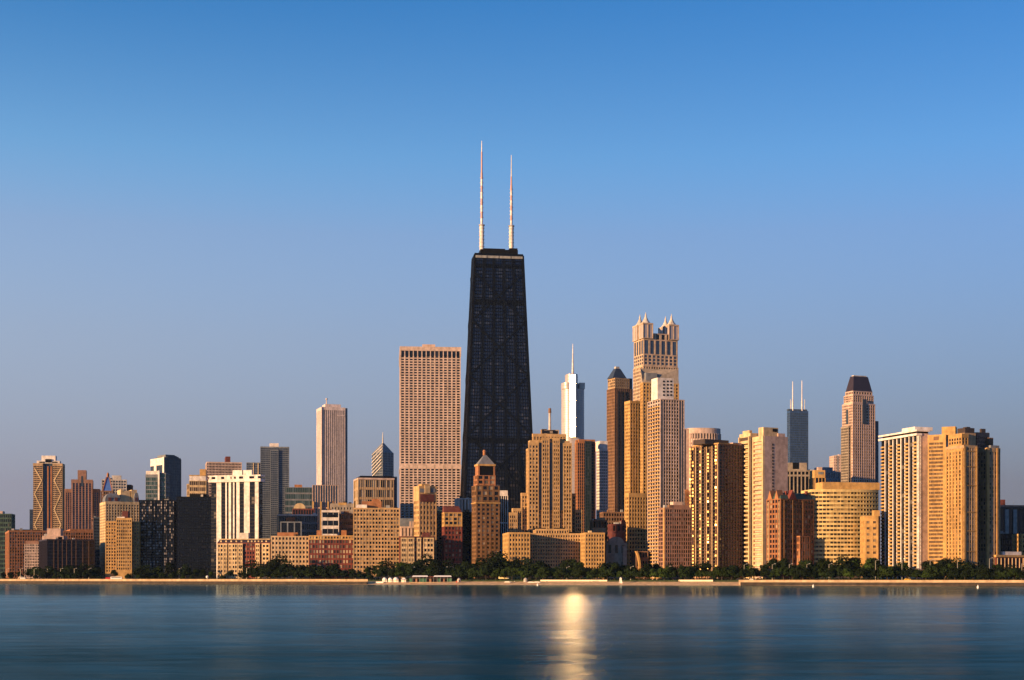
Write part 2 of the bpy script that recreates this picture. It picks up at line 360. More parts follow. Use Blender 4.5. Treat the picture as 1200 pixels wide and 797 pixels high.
# tower with zigzag bracing
b = Bld('apartment_tower', 'tan concrete tower with pale zigzag bracing on both bays', (39, 73), 2100, 75.8, yaw=8)
H = b.z(543); b.top = H; b.box = (-b.hx, b.hx, -b.hy, b.hy)
xa, xb, xc, xd = b.lx(39), b.lx(50), b.lx(62), b.lx(73)
for lo, hi in ((xa, xb), (xc, xd)):
    b.facade((lo+.1, hi-.1, -b.hy, b.hy), 0, H, 6, 12, 56, 'tan', 'plain', pf=.25, sf=.5, crown=4, wname='wall', faces='FR')
b.facade((xb, xc, -b.hy+4, b.hy-2), 0, H-.1, 4, 6, 56, 'navy', 'bluem', pf=.22, sf=.2, crown=4, faces='F')
for p in (56.2, 60): 
    x = b.lx(p, -b.hy+3); b.solo('shaft', 'orangebrick').box(x-.9, x+.9, -b.hy+2.2, -b.hy+5, 0, H-4)
for lo, hi, fl in ((40.5, 49, 0), (63.5, 71.5, 1)):
    ys = [549, 563, 579, 597, 615, 633]
    for i in range(5):
        p, q = (lo, hi) if (i+fl) % 2 == 0 else (hi, lo)
        b.solo('brace', 'cream').beam((b.lx(p), -b.hy-.6, b.z(ys[i])), (b.lx(q), -b.hy-.6, b.z(ys[i+1])), 1.5, .5)
b.blk(43, 70, 540, 543, 'white'); b.blk(46, 52, 541, 542.4, 'dark', 'louvre', off=1.5, depth=8); b.blk(61, 67, 541, 542.4, 'dark', 'louvre', off=1.5, depth=8)
b.blk(48.5, 65, 534, 540.2, 'white', off=3); b.blk(53, 60, 538, 542, 'dark', 'louvre', off=1.2, depth=6); b.done()
# brown three-part tower
b = Bld('apartment_tower', 'brown stepped apartment tower with dark balcony channels beside the zigzag tower', (76.5, 116), 1950, yaw=14, depth=38)
def channels(b, p0, p1, top, off, cols, wall='brownpink', nf=40, nx=5):
    y0 = -b.hy+off; x0, x1 = b.lx(p0, y0), b.lx(p1, y0); Hh = b.z(top, (x0+x1)/2, y0)
    b.facade((x0, x1, y0, min(b.hy, y0+26)), 0, Hh, nx, 5, nf, wall, 'bluem', pf=.5, sf=.28, crown=5, faces='FLR', sd=.2, pd=1.1)
channels(b, 76.5, 84.5, 573, 8, 3, nx=3); channels(b, 107, 116, 573, 8, 3, nx=3); channels(b, 84.5, 107.5, 562, 0, 4, nx=6, nf=44)
b.blk(91, 101, 551, 562.2, 'brownpink', off=4); b.blk(95, 97.5, 558, 570, 'navy', 'louvre', off=-1.3, depth=3); b.done()
b = T('apartment_block', 'dim brown brick block wedged below the stepped brown tower', (107, 119), 607, 1750, 6, 16, 'brownpink', 'rustic', depth=30); b.done()
# long brown brick block, and the three in front of it
b = T('brick_block', 'long low orange brown brick block stretching along the left shore', (11, 112), 622, dsh(50)+330, 34, 15, 'orangebrick', 'mixed', side=-12, yaw=22, sf=.38, pf=.45, crown=2, wins=100, row='long orange brown brick block')
b.blk(14, 48, 620.6, 622.2, 'dark', 'roof_plant', off=8); b.blk(82, 110, 620.3, 622.2, 'orangebrick', off=8); b.done()
b = T('stepped_block', 'pale stepped stone block rising behind the dark purple block', (50, 74), 628, dsh(60)+215, 8, 10, 'rose', 'mixed', depth=26, sf=.7, pf=.7, crown=5); b.blk(55, 71, 619.3, 628.2, 'rose', off=1.5); b.done()
b = T('apartment_block', 'pale square block with a fine window grid left of the dark purple block', (29, 46), 637.5, dsh(38)+160, 9, 12, 'pink', 'mixed', depth=30, pf=.42, sf=.45, crown=.4, wins=100); b.blk(30, 46, 634, 637.6, 'brownpink', off=.5); b.done()
b = T('office_block', 'wide dark purple glass block with thin vertical mullions', (55.5, 111), 632, dsh(80)+115, 38, 11, 'purple', 'black', side=46, yaw=26, pf=.22, sf=.16, crown=1.2, row='dark purple block')
for p in (63, 68, 73, 78, 84, 89, 97, 104):
    x = b.lx(p); b.solo('mullion', 'brown').box(x-.22, x+.22, -b.hy-.75, -b.hy-.3, 0, b.top-1.3)
b.done()
b = T('office_tower', 'dark navy slab between the dark purple block and the golden stone block', (110, 119.5), 606, dsh(114)+240, 6, 20, 'navy', 'black', depth=30, pf=.2, sf=.25); b.done()
# cluster behind the golden block
b = T('apartment_tower', 'pale grey terraced tower behind the blue pyramid roof', (119.5, 148), 562, 1950, 9, 34, 'pale', 'bluem', yaw=14, depth=34, pf=.3, sf=.42); b.blk(131, 142, 557.2, 562.2, 'pale'); b.blk(124, 130, 560, 562.2, 'white'); b.done()
b = T('tower_block', 'small maroon block right of the terraced grey tower', (147.5, 153.5), 568, 2000, 4, 30, 'maroon', 'plain', depth=20); b.done()
b = Bld('brick_tower', 'brick tower with a steep blue pyramid roof and small lantern', (118.5, 132), 1700, yaw=10, depth=15)
b.main(575, 5, 26, 'brown', 'rustic'); xm = (b.lx(120)+b.lx(131.5))/2; za, zb_ = b.z(575), b.z(559)
b.solo('roof', 'blue').frus((xm-5.2, xm+5.2, -b.hy+1, b.hy-1), (xm-1.4, xm+1.4, -1.4, 1.4), za, zb_)
for sx in (-1, 1): b.solo('hip', 'orangebrick').beam((xm+sx*5.5, -b.hy+.8, za), (xm+sx*1.7, -1.5, zb_+.3), 1.1)
b.solo('lantern', 'orangebrick').cyl(xm, 0, zb_-.3, b.z(555), 1.5, n=8); b.solo('lantern', 'orangebrick').cyl(xm, 0, b.z(555.1), b.z(553), 1.7, .3, n=8); b.done()
b = T('apartment_tower', 'cream tower with curved grey mansard roofs behind the golden stone block', (124, 163), 588, dsh(143)+185, 12, 26, 'cream', 'mixed', side=117.5, yaw=24, pf=.55, sf=.5, crown=3, ns=6)
def mansard(b, p0, p1, top, bot, mat='slate', off=.6, dep=18):
    y0 = -b.hy+off; x0, x1 = b.lx(p0, y0), b.lx(p1, y0); z0, z1 = b.z(bot, 0, y0), b.z(top, 0, y0); h = z1-z0; w = (x1-x0)
    prof = [(0, 0), (.02, .35), (.08, .65), (.18, .88), (.3, 1)]
    for (i0, t0), (i1, t1) in zip(prof, prof[1:]):
        b.m('mansard_roof', mat).frus((x0+i0*w, x1-i0*w, y0+i0*w*.6, y0+dep-i0*4), (x0+i1*w, x1-i1*w, y0+i1*w*.6, y0+dep-i1*4), z0+t0*h, z0+t1*h+.001)
    for k in (.3, .7): b.solo('dormer', 'maroon').box(x0+(k-.09)*w, x0+(k+.09)*w, y0-.2, y0+4, z0+.1*h, z0+.5*h)
mansard(b, 123, 142, 578.4, 588.3); mansard(b, 157, 163, 577, 588.3)
b.blk(141.5, 153, 575, 588.5, 'cream', 'parapet_wall', off=5); b.blk(141.5, 144, 573.5, 576, 'cream', 'parapet_wall', off=4.8); b.blk(154, 160.5, 574, 588.5, 'cream', 'parapet_wall', off=4); b.done()
b = T('apartment_block', 'golden limestone apartment block with a projecting centre bay on the left shore', (124, 163), 611, dsh(143)+105, 13, 16, 'gold', 'mixed', depth=26, pf=.52, sf=.5, crown=1.5, plinth=6, wins=40, row='golden limestone block')
yy = -b.hy-5; x0, x1 = b.lx(136.5, yy), b.lx(154, yy)
b.facade((x0, x1, yy, -b.hy-.5), 0, b.z(607, 0, yy), 7, 2, 15, 'gold', 'mixed', pf=.5, sf=.5, crown=2, plinth=8, wins=60, faces='FLR')
b.blk(143, 150, 599, 611.2, 'maroon', off=6); b.blk(137, 146, 605.6, 607.5, 'white', off=-2, depth=4); b.done()
b = T('apartment_tower', 'black glass apartment tower with many pale blinds', (163.5, 204), 586, dsh(183)+135, 20, 27, 'ink', 'blinds', side=207, yaw=3, pf=.2, sf=.34, crown=1.2, plinth=5, wins=100, row='black tower with pale blinds')
for p in (163.8, 171.5, 178.5, 182, 190.5, 196): 
    x = b.lx(p); b.solo('column', 'ink').box(x-.4, x+.4, -b.hy-.8, -b.hy-.2, 0, b.top)
b.blk(190, 198, 584, 586.2, 'dark', 'roof_plant', off=5); b.done()
b = T('apartment_tower', 'plain black glass apartment tower beside the white ribbed tower', (207.5, 248), 582, dsh(227)+134, 20, 27, 'ink', 'black', yaw=3, depth=30, pf=.2, sf=.34, crown=1.2, plinth=5, row='plain black tower')
b.blk(222, 242, 579, 582.2, 'dark', 'roof_plant', off=5); b.done()
# two glass towers
b = T('glass_tower', 'tall blue glass tower with white lit flank and curved crown', (193, 212), 538, 2050, 8, 44, 'navy', 'bluem', side=177, yaw=38, ns=7, pf=.2, sf=.1, crown=.5)
b.solo('flank', 'white').box(-b.hx-1.2, -b.hx-.45, -b.hy, -b.hy+5, 0, b.z(536)); b.solo('flank', 'white').box(-b.hx-1.2, -b.hx-.45, b.hy*.1, b.hy*.45, 0, b.z(538)); b.solo('flank', 'white').box(-b.hx-1, -b.hx-.44, -b.hy, b.hy, b.z(545), b.z(536.5))
for k, (t, dx) in enumerate(((536.5, 0), (535, .18), (534, .35))): b.m('crown', 'navy').box(-b.hx+b.W*dx, b.hx-b.W*dx*.6, -b.hy+.5+k, b.hy-2-k, b.top-.2, b.z(t))
b.blk(194, 205, 533, 536, 'slate', off=3); b.done()
b = T('glass_tower', 'lower green glass block with white frame in front of the blue tower', (171, 186.5), 556, 1850, 7, 24, 'slate', 'greenm', side=None, yaw=0, depth=26, pf=.12, sf=.25, crown=4)
b.solo('flank', 'white').box(b.hx-1.5, b.hx+.5, -b.hy-.8, -b.hy+1, 0, b.z(551.5)); b.blk(171, 186, 552, 556.2, 'white', off=.5); b.blk(187, 193, 554, 600, 'greenm_', 'side_block') if False else None
b.facade((b.hx+.6, b.lx(194, -b.hy+3), -b.hy+3, b.hy), 0, b.z(554), 3, 5, 24, 'slate', 'greenm', pf=.12, sf=.3, faces='FR'); b.done()
b = T('apartment_tower', 'cream banded apartment block behind the plain black tower', (222, 241.5), 563, 1650, 8, 16, 'cream', 'brownm', depth=30, pf=.16, sf=.42, crown=1)
b.blk(222, 241, 557.5, 563.2, 'white', 'crown', off=-.6, depth=20); b.blk(221.5, 241, 556.7, 557.7, 'gold', 'cornice', off=-1, depth=20); b.blk(234, 241, 549.8, 557, 'gold', off=4); b.facade((b.lx(219), b.lx(221.8), -b.hy+3, b.hy-3), 0, b.z(567), 2, 3, 15, 'cream', 'brownm', faces='FL'); b.done()
b = T('office_tower', 'wide office tower with a pinkish square window grid behind the white ribbed tower', (242.5, 283), 541.5, 1750, 24, 42, 'pink', 'plain', side=241, yaw=14, pf=.4, sf=.42, crown=1.5); b.blk(264.5, 270, 535, 541.6, 'maroon', off=6); b.done()
# white ribbed tower
b = Bld('apartment_tower', 'white ribbed tower with dark vertical glass bays and a white crown', (247.5, 304), dsh(277)+122, 306.5, yaw=-16)
Hc = b.z(557); gm = glassmat('plain', -b.hx, -b.hy, 0, 3, 3, 3.2)
b.m('glazing', gm).box(-b.hx, b.hx, -b.hy, b.hy, 0, Hc-2)
for p0, p1 in ((254, 259.5), (264.5, 266), (268.3, 271), (273.3, 275), (277.3, 281), (286.2, 292.8), (299, 303.2)):
    b.solo('rib', 'white').box(b.lx(p0), b.lx(p1), -b.hy-.5, -b.hy+.3, 0, Hc-.5)
zA, zB_, zC = b.z(565), b.z(561.4), b.z(558.6)
b.m('crown', 'white').box(-b.hx-1.9, b.hx+1.9, -b.hy-1.9, b.hy+1.9, zA, zB_); b.m('crown', 'white').box(-b.hx-1.95, b.hx+1.95, -b.hy-1.95, b.hy+1.95, zC, Hc)
for p0, p1 in ((247.6, 249), (253.5, 260), (264, 271), (272.5, 275), (277.5, 281), (286, 293), (299, 303)): b.m('crown', 'white').box(b.lx(p0), b.lx(p1), -b.hy-1.85, -b.hy+.2, zB_-.1, zC+.1)
b.m('crown', 'white').box(-b.hx-1.8, -b.hx+.2, -b.hy+5, b.hy-6, zB_-.1, zC+.1)
for i in range(26): b.m('floor_banding', 'ink').box(-b.hx-.2, b.hx+.2, -b.hy-.2, b.hy+.2, 6+i*(Hc-10)/26, 6.9+i*(Hc-10)/26)
b.blk(272.5, 283.5, 551, 557.2, 'white', off=3); b.blk(285, 295, 551, 557.2, 'white', off=3); b.blk(283, 286, 552.5, 557, 'pale', off=4); b.stuff = True; b.done(); ROW.append((247, 306, 'white ribbed tower'))
# ornate low block
b = T('apartment_block', 'ornate cream and red apartment block with slate mansard roof at the shore', (255.5, 317), 636, dsh(286)+78, 20, 8, 'redbrick', 'mixed', yaw=-6, depth=26, pf=.5, sf=.45, crown=.8, plinth=3, wins=80, row='ornate mansard block')
for p0, p1 in ((256, 262), (263, 266.5), (269, 272), (273, 278.5), (280, 284.5), (300.5, 304.5), (308, 316)):
    b.facade((b.lx(p0), b.lx(p1), -b.hy-1.6, -b.hy-.5), 0, b.z(637), 2, 1, 8, 'cream', 'mixed', pf=.4, sf=.5, crown=1.2, faces='FLR', wname='bay')
b.m('mansard_roof', 'purple').frus((-b.hx-.5, b.hx+.5, -b.hy-.5, b.hy+.5), (-b.hx+1.2, b.hx-1.2, -b.hy+1.2, b.hy-1.2), b.top-.02, b.z(632.2)); b.solo('cornice', 'cream').box(-b.hx+.9, b.hx-.9, -b.hy+.9, b.hy-.9, b.z(632.4), b.z(631.4))
for p in (258, 264, 270, 276, 282, 290, 294, 298, 302, 306, 311): b.blk(p, p+1.8, 633.5, 636, 'cream', 'dormer', off=-.2, depth=2)
b.blk(281, 291, 624.5, 632, 'pale', 'rooftop_plant', off=7, depth=6) ; b.done()
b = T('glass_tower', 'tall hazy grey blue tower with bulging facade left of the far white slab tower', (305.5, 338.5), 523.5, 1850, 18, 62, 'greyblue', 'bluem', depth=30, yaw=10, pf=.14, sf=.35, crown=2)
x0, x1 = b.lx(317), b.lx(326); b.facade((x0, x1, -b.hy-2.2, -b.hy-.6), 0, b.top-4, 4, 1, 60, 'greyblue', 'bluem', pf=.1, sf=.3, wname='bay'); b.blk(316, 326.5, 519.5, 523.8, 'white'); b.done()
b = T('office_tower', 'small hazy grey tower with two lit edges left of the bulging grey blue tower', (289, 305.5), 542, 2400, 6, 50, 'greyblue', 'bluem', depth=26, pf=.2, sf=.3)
for p in (297, 302.5): b.solo('rib', 'cream').box(b.lx(p)-.8, b.lx(p)+.8, -b.hy-1.2, -b.hy-.4, 0, b.top-1)  # cream strips stand for the lit edges, light put into their colour
b.done()
b = T('apartment_block', 'buff block with evenly spaced square black windows behind the shore trees', (318, 362), 628.2, dsh(340)+88, 11, 8, 'paleb', 'plain', yaw=6, depth=30, pf=.56, sf=.54, crown=1.2, plinth=5, wins=88, row='buff square window block'); b.blk(325, 349, 624, 628.5, 'orangebrick', off=5); b.done()
b = T('glass_tower', 'squat green glass block right of the bulging grey blue tower', (334, 367), 571, 1700, 16, 14, 'slate', 'greenm', depth=40, pf=.15, sf=.3, crown=.6); b.blk(345, 354, 568, 571.2, 'orangebrick', off=5); b.done()
b = T('office_block', 'dim block with a rounded vault roof below the green glass block', (343, 368), 596, 1480, 8, 8, 'maroon', 'plain', depth=26)
x0, x1 = b.lx(344), b.lx(358); n = 10
b.solo('vault_roof', 'cream').prism_xz([(x0+(x1-x0)*(.5-.5*math.cos(math.pi*i/n)), b.top-.2+(b.z(589.3)-b.top)*math.sin(math.pi*i/n)) for i in range(n+1)], -b.hy+1, b.hy-1); b.done()
# the far white slab tower
b = Bld('office_tower', 'tall far white slab tower with fine vertical ribs and a small roof mast', (377, 404), 2870, 371.6, yaw=19)
H = b.z(477.3); n = 3.5
poly = [(-b.hx, -b.hy), (b.hx, -b.hy), (b.hx, b.hy), (-b.hx, b.hy)]
b.m('glazing', glassmat('pale', -b.hx, -b.hy, 0, 3, 3, 4)).box(-b.hx, b.hx, -b.hy, b.hy, 0, H-1)
for i in range(13): 
    x = -b.hx+b.W*(i+.0)/12; b.m('rib_cladding', 'pinkwhite').box(x-.85, x+.85, -b.hy-.9, -b.hy+.3, 0, H-.5)
for i in range(9): 
    y = -b.hy+b.L*i/8; b.m('rib_cladding', 'pinkwhite').box(-b.hx-.92, -b.hx+.3, y-1.9, y+1.9, 0, H-.6)
b.m('crown', 'pinkwhite').box(-b.hx-1, b.hx+1, -b.hy-1, b.hy+1, H-6, H)
b.solo('corner', 'greyblue').box(b.hx+.1, b.lx(407.2, -b.hy+4), -b.hy+4, b.hy-2, 0, H-.3)
b.blk(381, 399.5, 473.8, 477.5, 'pinkwhite', off=8); b.blk(395, 403.8, 486.6, 487.5, 'pinkwhite', 'louvre', off=-1.4, depth=1); x = b.lx(385.5)  # thin pale line near the top right, drawn as a raised strip
b.solo('mast', 'pinkwhite').cyl(x, 0, b.z(474.2), b.z(466), 1.6, .8); b.solo('mast', 'pinkwhite').cyl(x, 0, b.z(467), b.z(465.4), 2.2, 1.8); b.stuff = True; b.done()
# diamond topped tower
b = Bld('office_tower', 'far grey tower with chevron diamond top and slim spire', (448.5, 461), 3050, 436.3, yaw=46)
H = b.z(530.5); b.facade((-b.hx, b.hx, -b.hy, b.hy), 0, H, 7, 7, 50, 'greyblue', 'bluem', pf=.3, sf=.25, crown=.5)
apx = b.z(519.5, 0, 0)
b.solo('gable_roof', 'slate').add([(-b.hx, -b.hy, H-.3), (b.hx, -b.hy, H-.3), (b.hx, b.hy, H-.3), (-b.hx, b.hy, H-.3), (-2, -2, apx), (2, -2, apx), (2, 2, apx), (-2, 2, apx)], [(0,1,5,4),(1,2,6,5),(2,3,7,6),(3,0,4,7),(4,5,6,7)])
for k in range(7):
    z = H-46+k*7.5; lift = max(0, z+16-H); f_ = min(.85, lift/(apx-H)); x = -b.hx*(1-f_*.8)-.9
    b.solo('chevron', 'white').beam((-b.hx-.8, b.hy*.96, z-4), (x, -b.hy*(.92-f_*.55), z+16), 3.4, 1.2)
b.solo('spire', 'pale').cyl(0, 0, apx-4, b.z(506.5, 0, 0), 2.0, .5); b.done()
b = T('office_tower', 'dark blue block with pink vertical ribs at the foot of the far white slab tower', (366.5, 396), 568.5, 1550, 10, 4, 'rose', 'bluem', depth=30, yaw=8, pf=.3, sf=.06, crown=.3)
for p in (366.8, 376, 384.5): b.solo('pillar', 'gold').box(b.lx(p)-.9, b.lx(p)+.9, -b.hy-2.5, -b.hy-1, 0, b.z(588))
b.done()
b = T('office_block', 'dim block with pale top frame behind the buff square window block', (325.5, 372), 603.3, 1400, 18, 8, 'slate', 'black', depth=22, pf=.3, sf=.35, crown=1.5)
b.blk(325.5, 372, 602.8, 604.4, 'white', 'parapet', off=-.9, depth=3); b.blk(325.3, 327, 604, 626, 'cream', 'end_pier', off=-.9, depth=3); b.blk(335, 346, 606.5, 611.5, 'orangebrick', 'panel', off=-.8, depth=2); b.done()
b = T('glass_block', 'low black glass block in a pale grey frame above the buff block', (329, 353), 611.3, 1330, 3, 1, 'greyblue', 'black', depth=10, pf=.24, sf=0, crown=1, plinth=0); b.done()
b = T('office_block', 'small office block of white horizontal bands behind the red brick block', (377.5, 397), 598, 1370, 3, 8, 'white', 'black', depth=26, side=None, pf=.05, sf=.45, crown=2); b.blk(383, 393, 603, 606, 'dark', 'panel', off=-.8, depth=1.5); b.done()
b = T('office_block', 'plain grey stone block between the white banded block and the buff hotel', (388, 416), 590, 1470, 8, 10, 'stone', 'plain', depth=26, pf=.8, sf=.8, crown=4); b.blk(396.5, 406, 589, 592, 'gold', 'parapet', off=-.6, depth=3); b.done()
b = T('apartment_block', 'dim brown brick block just left of the large buff hotel', (398, 415), 602, 1380, 7, 10, 'brown', 'plain', depth=22, pf=.5, sf=.5); b.blk(403, 409, 599, 602.3, 'brown'); b.done()
b = T('brick_block', 'dark red brick block with a buff top storey behind the shore trees', (362.5, 415), 632.6, dsh(388)+88, 15, 7, 'redbrick', 'curt', yaw=6, depth=30, pf=.42, sf=.45, crown=.3, plinth=4, wins=100, row='dark red brick block')
b.facade((-b.hx, b.hx, -b.hy, b.hy), b.top+.02, b.z(627.5), 15, 8, 1, 'gold', 'curt', pf=.5, sf=.3, crown=1, plinth=.4, wname='top_storey')
for p in (371, 400): b.blk(p, p+6, 621.5, 627.8, 'orangebrick', 'chimney', off=6, depth=5)
b.done()
b = T('office_block', 'brown glass office block with a black hat roof above the buff hotel', (420.5, 461), 562, 1370, 16, 10, 'tan', 'curt', side=415.5, yaw=14, pf=.1, sf=.3, crown=.5, ns=3)
b.solo('roof_slab', 'pink').box(-b.hx-.9, b.hx+.9, -b.hy-.9, b.hy+.9, b.top-.1, b.z(560.2)); b.solo('hat_roof', 'dark').frus((-b.hx-.7, b.hx+.7, -b.hy-.7, b.hy), (-b.hx+2, b.hx-1, -b.hy+2, b.hy-2), b.z(560.3), b.z(557.6)); b.solo('flank', 'cream').box(-b.hx-1, -b.hx-.45, -b.hy-.6, -b.hy+1.5, 0, b.top); b.solo('flank', 'cream').box(-b.hx-1, -b.hx-.45, b.hy-1.5, b.hy, 0, b.top)
b.solo('side_wall', 'navy').box(b.hx+.5, b.lx(465.3, -b.hy+2), -b.hy+2, b.hy, 0, b.z(558)); b.done()
b = T('hotel', 'large buff hotel with regular dark windows and a rooftop plant room', (414.5, 468), 595.3, dsh(441)+95, 15, 16, 'buff', 'mixed', yaw=6, depth=34, pf=.42, sf=.5, crown=1.4, plinth=5, wins=100, row='large buff hotel')
b.blk(424, 447, 587.5, 595.6, 'orangebrick', off=8); b.blk(436, 445, 584.6, 588, 'orangebrick', off=10); b.blk(417, 430, 591.4, 595.6, 'white', 'plant_box', off=3, depth=4); b.done()
# tall white gridded slab
b = Bld('tower', 'huge pale pink marble tower with a black window grid left of the black tapered tower', (469.3, 539.5), 1640, 464.8, yaw=5)
H = b.z(406.5); zt = b.z(411.3); zl = b.z(417.4); zm0, zm1 = b.z(549.5), b.z(544.6); zf = b.z(608); box = (-b.hx, b.hx, -b.hy, b.hy)
b.facade(box, zm1, zl, 14, 8, 41, 'pink', 'plain', pf=.40, sf=.47, crown=.2, plinth=.1, pd=.35, sd=.25)
b.facade(box, zf, zm0, 14, 8, 19, 'pink', 'plain', pf=.40, sf=.47, crown=.2, plinth=.1, pd=.35, sd=.25, wname='wall')
b.facade(box, zl, zt, 14, 8, 1, 'pink', 'black', pf=.26, sf=0, crown=.1, plinth=0, pd=.8)
for a, c in ((0, zf-.05), (zm0-.05, zm1+.05), (zt-.05, H)): b.m('wall', 'pink').box(-b.hx-.9, b.hx+.9, -b.hy-.9, b.hy+.9, a, c)
for i in range(1, 7): x = -b.hx+b.W*i/7; b.solo('joint', 'stone').box(x-.35, x+.35, -b.hy-.97, -b.hy-.8, zm0+.4, zm1-.4)
b.blk(495, 510, 403.6, 406.8, 'rose', off=8); b.stuff = True; b.done()
b = T('tower_block', 'slim buff tower with a maroon panel in front of the pale gridded tower', (491.5, 511), 569.5, 1263, 5, 15, 'buff', 'mixed', side=485.5, yaw=22, pf=.55, sf=.5, crown=13, wins=75, ns=4)
b.blk(492.5, 509, 579.2, 588, 'maroon', 'panel', off=-.75, depth=1); b.blk(492, 500, 572.5, 577, 'slate', 'louvre', off=-.75, depth=1); b.blk(505, 510, 572.5, 577, 'slate', 'louvre', off=-.75, depth=1); b.blk(498, 504, 569, 578, 'cream', 'fin', off=-1.4, depth=2); b.blk(494, 503, 567.3, 569.8, 'gold', off=2); b.done()
b = T('plant_block', 'low grey box with two pink vents beside the slim buff tower', (470, 486), 617, 1330, 4, 2, 'rose', 'plain', depth=16, pf=.8, sf=.8)
for p in (480.2, 483): b.blk(p, p+2, 611, 617.2, 'rose', 'vent', off=2, depth=3)
b.blk(469, 486, 607.5, 623, 'greyblue', 'back_wall', off=10, depth=5); b.done()
b = Bld('apartment_block', 'cream bay fronted block with a red roof line right of the buff hotel', (468.8, 508), dsh(488)+88, yaw=6, depth=15)
b.main(629.5, 12, 8, 'redbrick', 'mixed', pf=.5, sf=.45, crown=.8); ROW.append((468, 508, 'cream bay fronted block'))
for p0, p1 in ((470.2, 476.8), (478.4, 485), (489, 493), (496.5, 507.8)):
    b.facade((b.lx(p0), b.lx(p1), -b.hy-2, -b.hy-.6), 0, b.z(630.2), 3 if p1-p0 > 6 else 2, 1, 8, 'cream', 'mixed', pf=.3, sf=.5, crown=1, faces='FLR', wname='bay', wins=24)
b.solo('cornice', 'maroon').box(-b.hx-.7, b.hx+.7, -b.hy-2.6, b.hy+.7, b.top-.01, b.z(628.7)); b.blk(495, 504, 624, 629, 'maroon', off=6); b.done()
b = T('brick_block', 'shaded brown brick block left of the maroon roofed brick block', (504.5, 521), 600.5, 1310, 5, 16, 'brown', 'plain', depth=28, pf=.55, sf=.5, crown=1); b.blk(505, 518, 598, 600.7, 'green', 'roof_garden', off=2); b.done()
b = Bld('brick_block', 'red brick block with cream upper storeys and a maroon roof', (521, 541), dsh(530)+120, 518.5, yaw=14)
b.facade((-b.hx, b.hx, -b.hy, b.hy), 0, b.z(617), 5, 4, 11, 'redbrick', 'mixed', pf=.5, sf=.5, crown=.5, plinth=3, wins=55); b.facade((-b.hx, b.hx, -b.hy, b.hy), b.z(617)+.02, b.z(600.5), 4, 3, 3, 'gold', 'mixed', pf=.3, sf=.4, crown=1, plinth=.6, wname='upper_storeys', wins=12)
b.solo('roof', 'maroon').frus((-b.hx-.4, b.hx+.4, -b.hy-.4, b.hy), (-b.hx-.4, b.hx-2, -b.hy+3, b.hy-3), b.z(600.6), b.z(593)); b.blk(527, 539, 660.3, 668, 'cream', 'porch', off=-3, depth=2.4); b.done(); ROW.append((518, 541, 'maroon roofed brick block'))
b = T('office_block', 'small white block with scalloped ribs at the foot of the black tapered tower', (537.5, 552.5), 584, 1430, 4, 5, 'pale', 'plain', depth=20, pf=.62, sf=.1, crown=1.2, pd=2); b.done()
b = T('apartment_block', 'black shaded block left of the brown brick tower with grey pyramid roof', (541, 557), 600, 1290, 6, 18, 'dark', 'black', depth=24, pf=.35, sf=.4); b.done()  # cast shadow put into the near-black wall colour
# brown brick tower with pyramid roof
b = T('brick_tower', 'brown brick apartment tower with grey pyramid roof and copper lantern', (558.5, 585), 590, dsh(571)+118, 5, 17, 'brick', 'mixed', side=553.5, yaw=16, pf=.5, sf=.52, crown=.6, plinth=3, wins=85, ns=4, row='brown brick pyramid roofed tower')
xx0, xx1 = b.lx(559), b.lx(585)
b.solo('cornice', 'gold').box(-b.hx-.9, b.hx+.9, -b.hy-.9, b.hy+.9, b.top-.01, b.top+.8)
b.facade((-b.hx, b.hx-.1, -b.hy, b.hy), b.top+.8, b.z(569), 4, 3, 3, 'brick', 'mixed', pf=.42, sf=.42, crown=.6, plinth=.2, wname='upper_storeys')
b.facade((b.lx(560), b.lx(580.5), -b.hy+1, b.hy-2), b.z(569), b.z(557), 3, 3, 2, 'orangebrick', 'mixed', pf=.35, sf=.4, crown=.6, plinth=.2, wname='upper_storeys')
x0, x1 = b.lx(561), b.lx(580.5)
b.solo('belvedere', 'dark').box(x0+1.2, x1-1.2, -b.hy+1.8, b.hy-3, b.z(557.2), b.z(546)); 
for x in (x0, x1-1.2): b.solo('belvedere_pier', 'orangebrick').box(x, x+1.3, -b.hy+1.4, b.hy-2.6, b.z(557.1), b.z(545.8))
b.solo('cornice', 'gold').box(x0-.6, x1+.6, -b.hy+.8, b.hy-2, b.z(546), b.z(543.8))
xm = (x0+x1)/2; b.solo('roof', 'slate').frus((x0+.1, x1-.1, -b.hy+1.2, b.hy-2.2), (xm-.9, xm+.9, -1.4, .6), b.z(543.9), b.z(532.5)); b.solo('lantern', 'orangebrick').cyl(xm-.6, -.4, b.z(533), b.z(528.3), 1.3, n=10); b.solo('lantern', 'orangebrick').cyl(xm-.6, -.4, b.z(528.6), b.z(526.6), 1.7, .9, n=10); b.done()
b = T('office_block', 'narrow white striped block right of the brown brick pyramid roofed tower', (585, 595), 581, 1450, 4, 3, 'white', 'plain', depth=18, pf=.3, sf=.05, crown=.3); b.blk(585.5, 595, 574.8, 581.2, 'white', off=-.5); b.done()
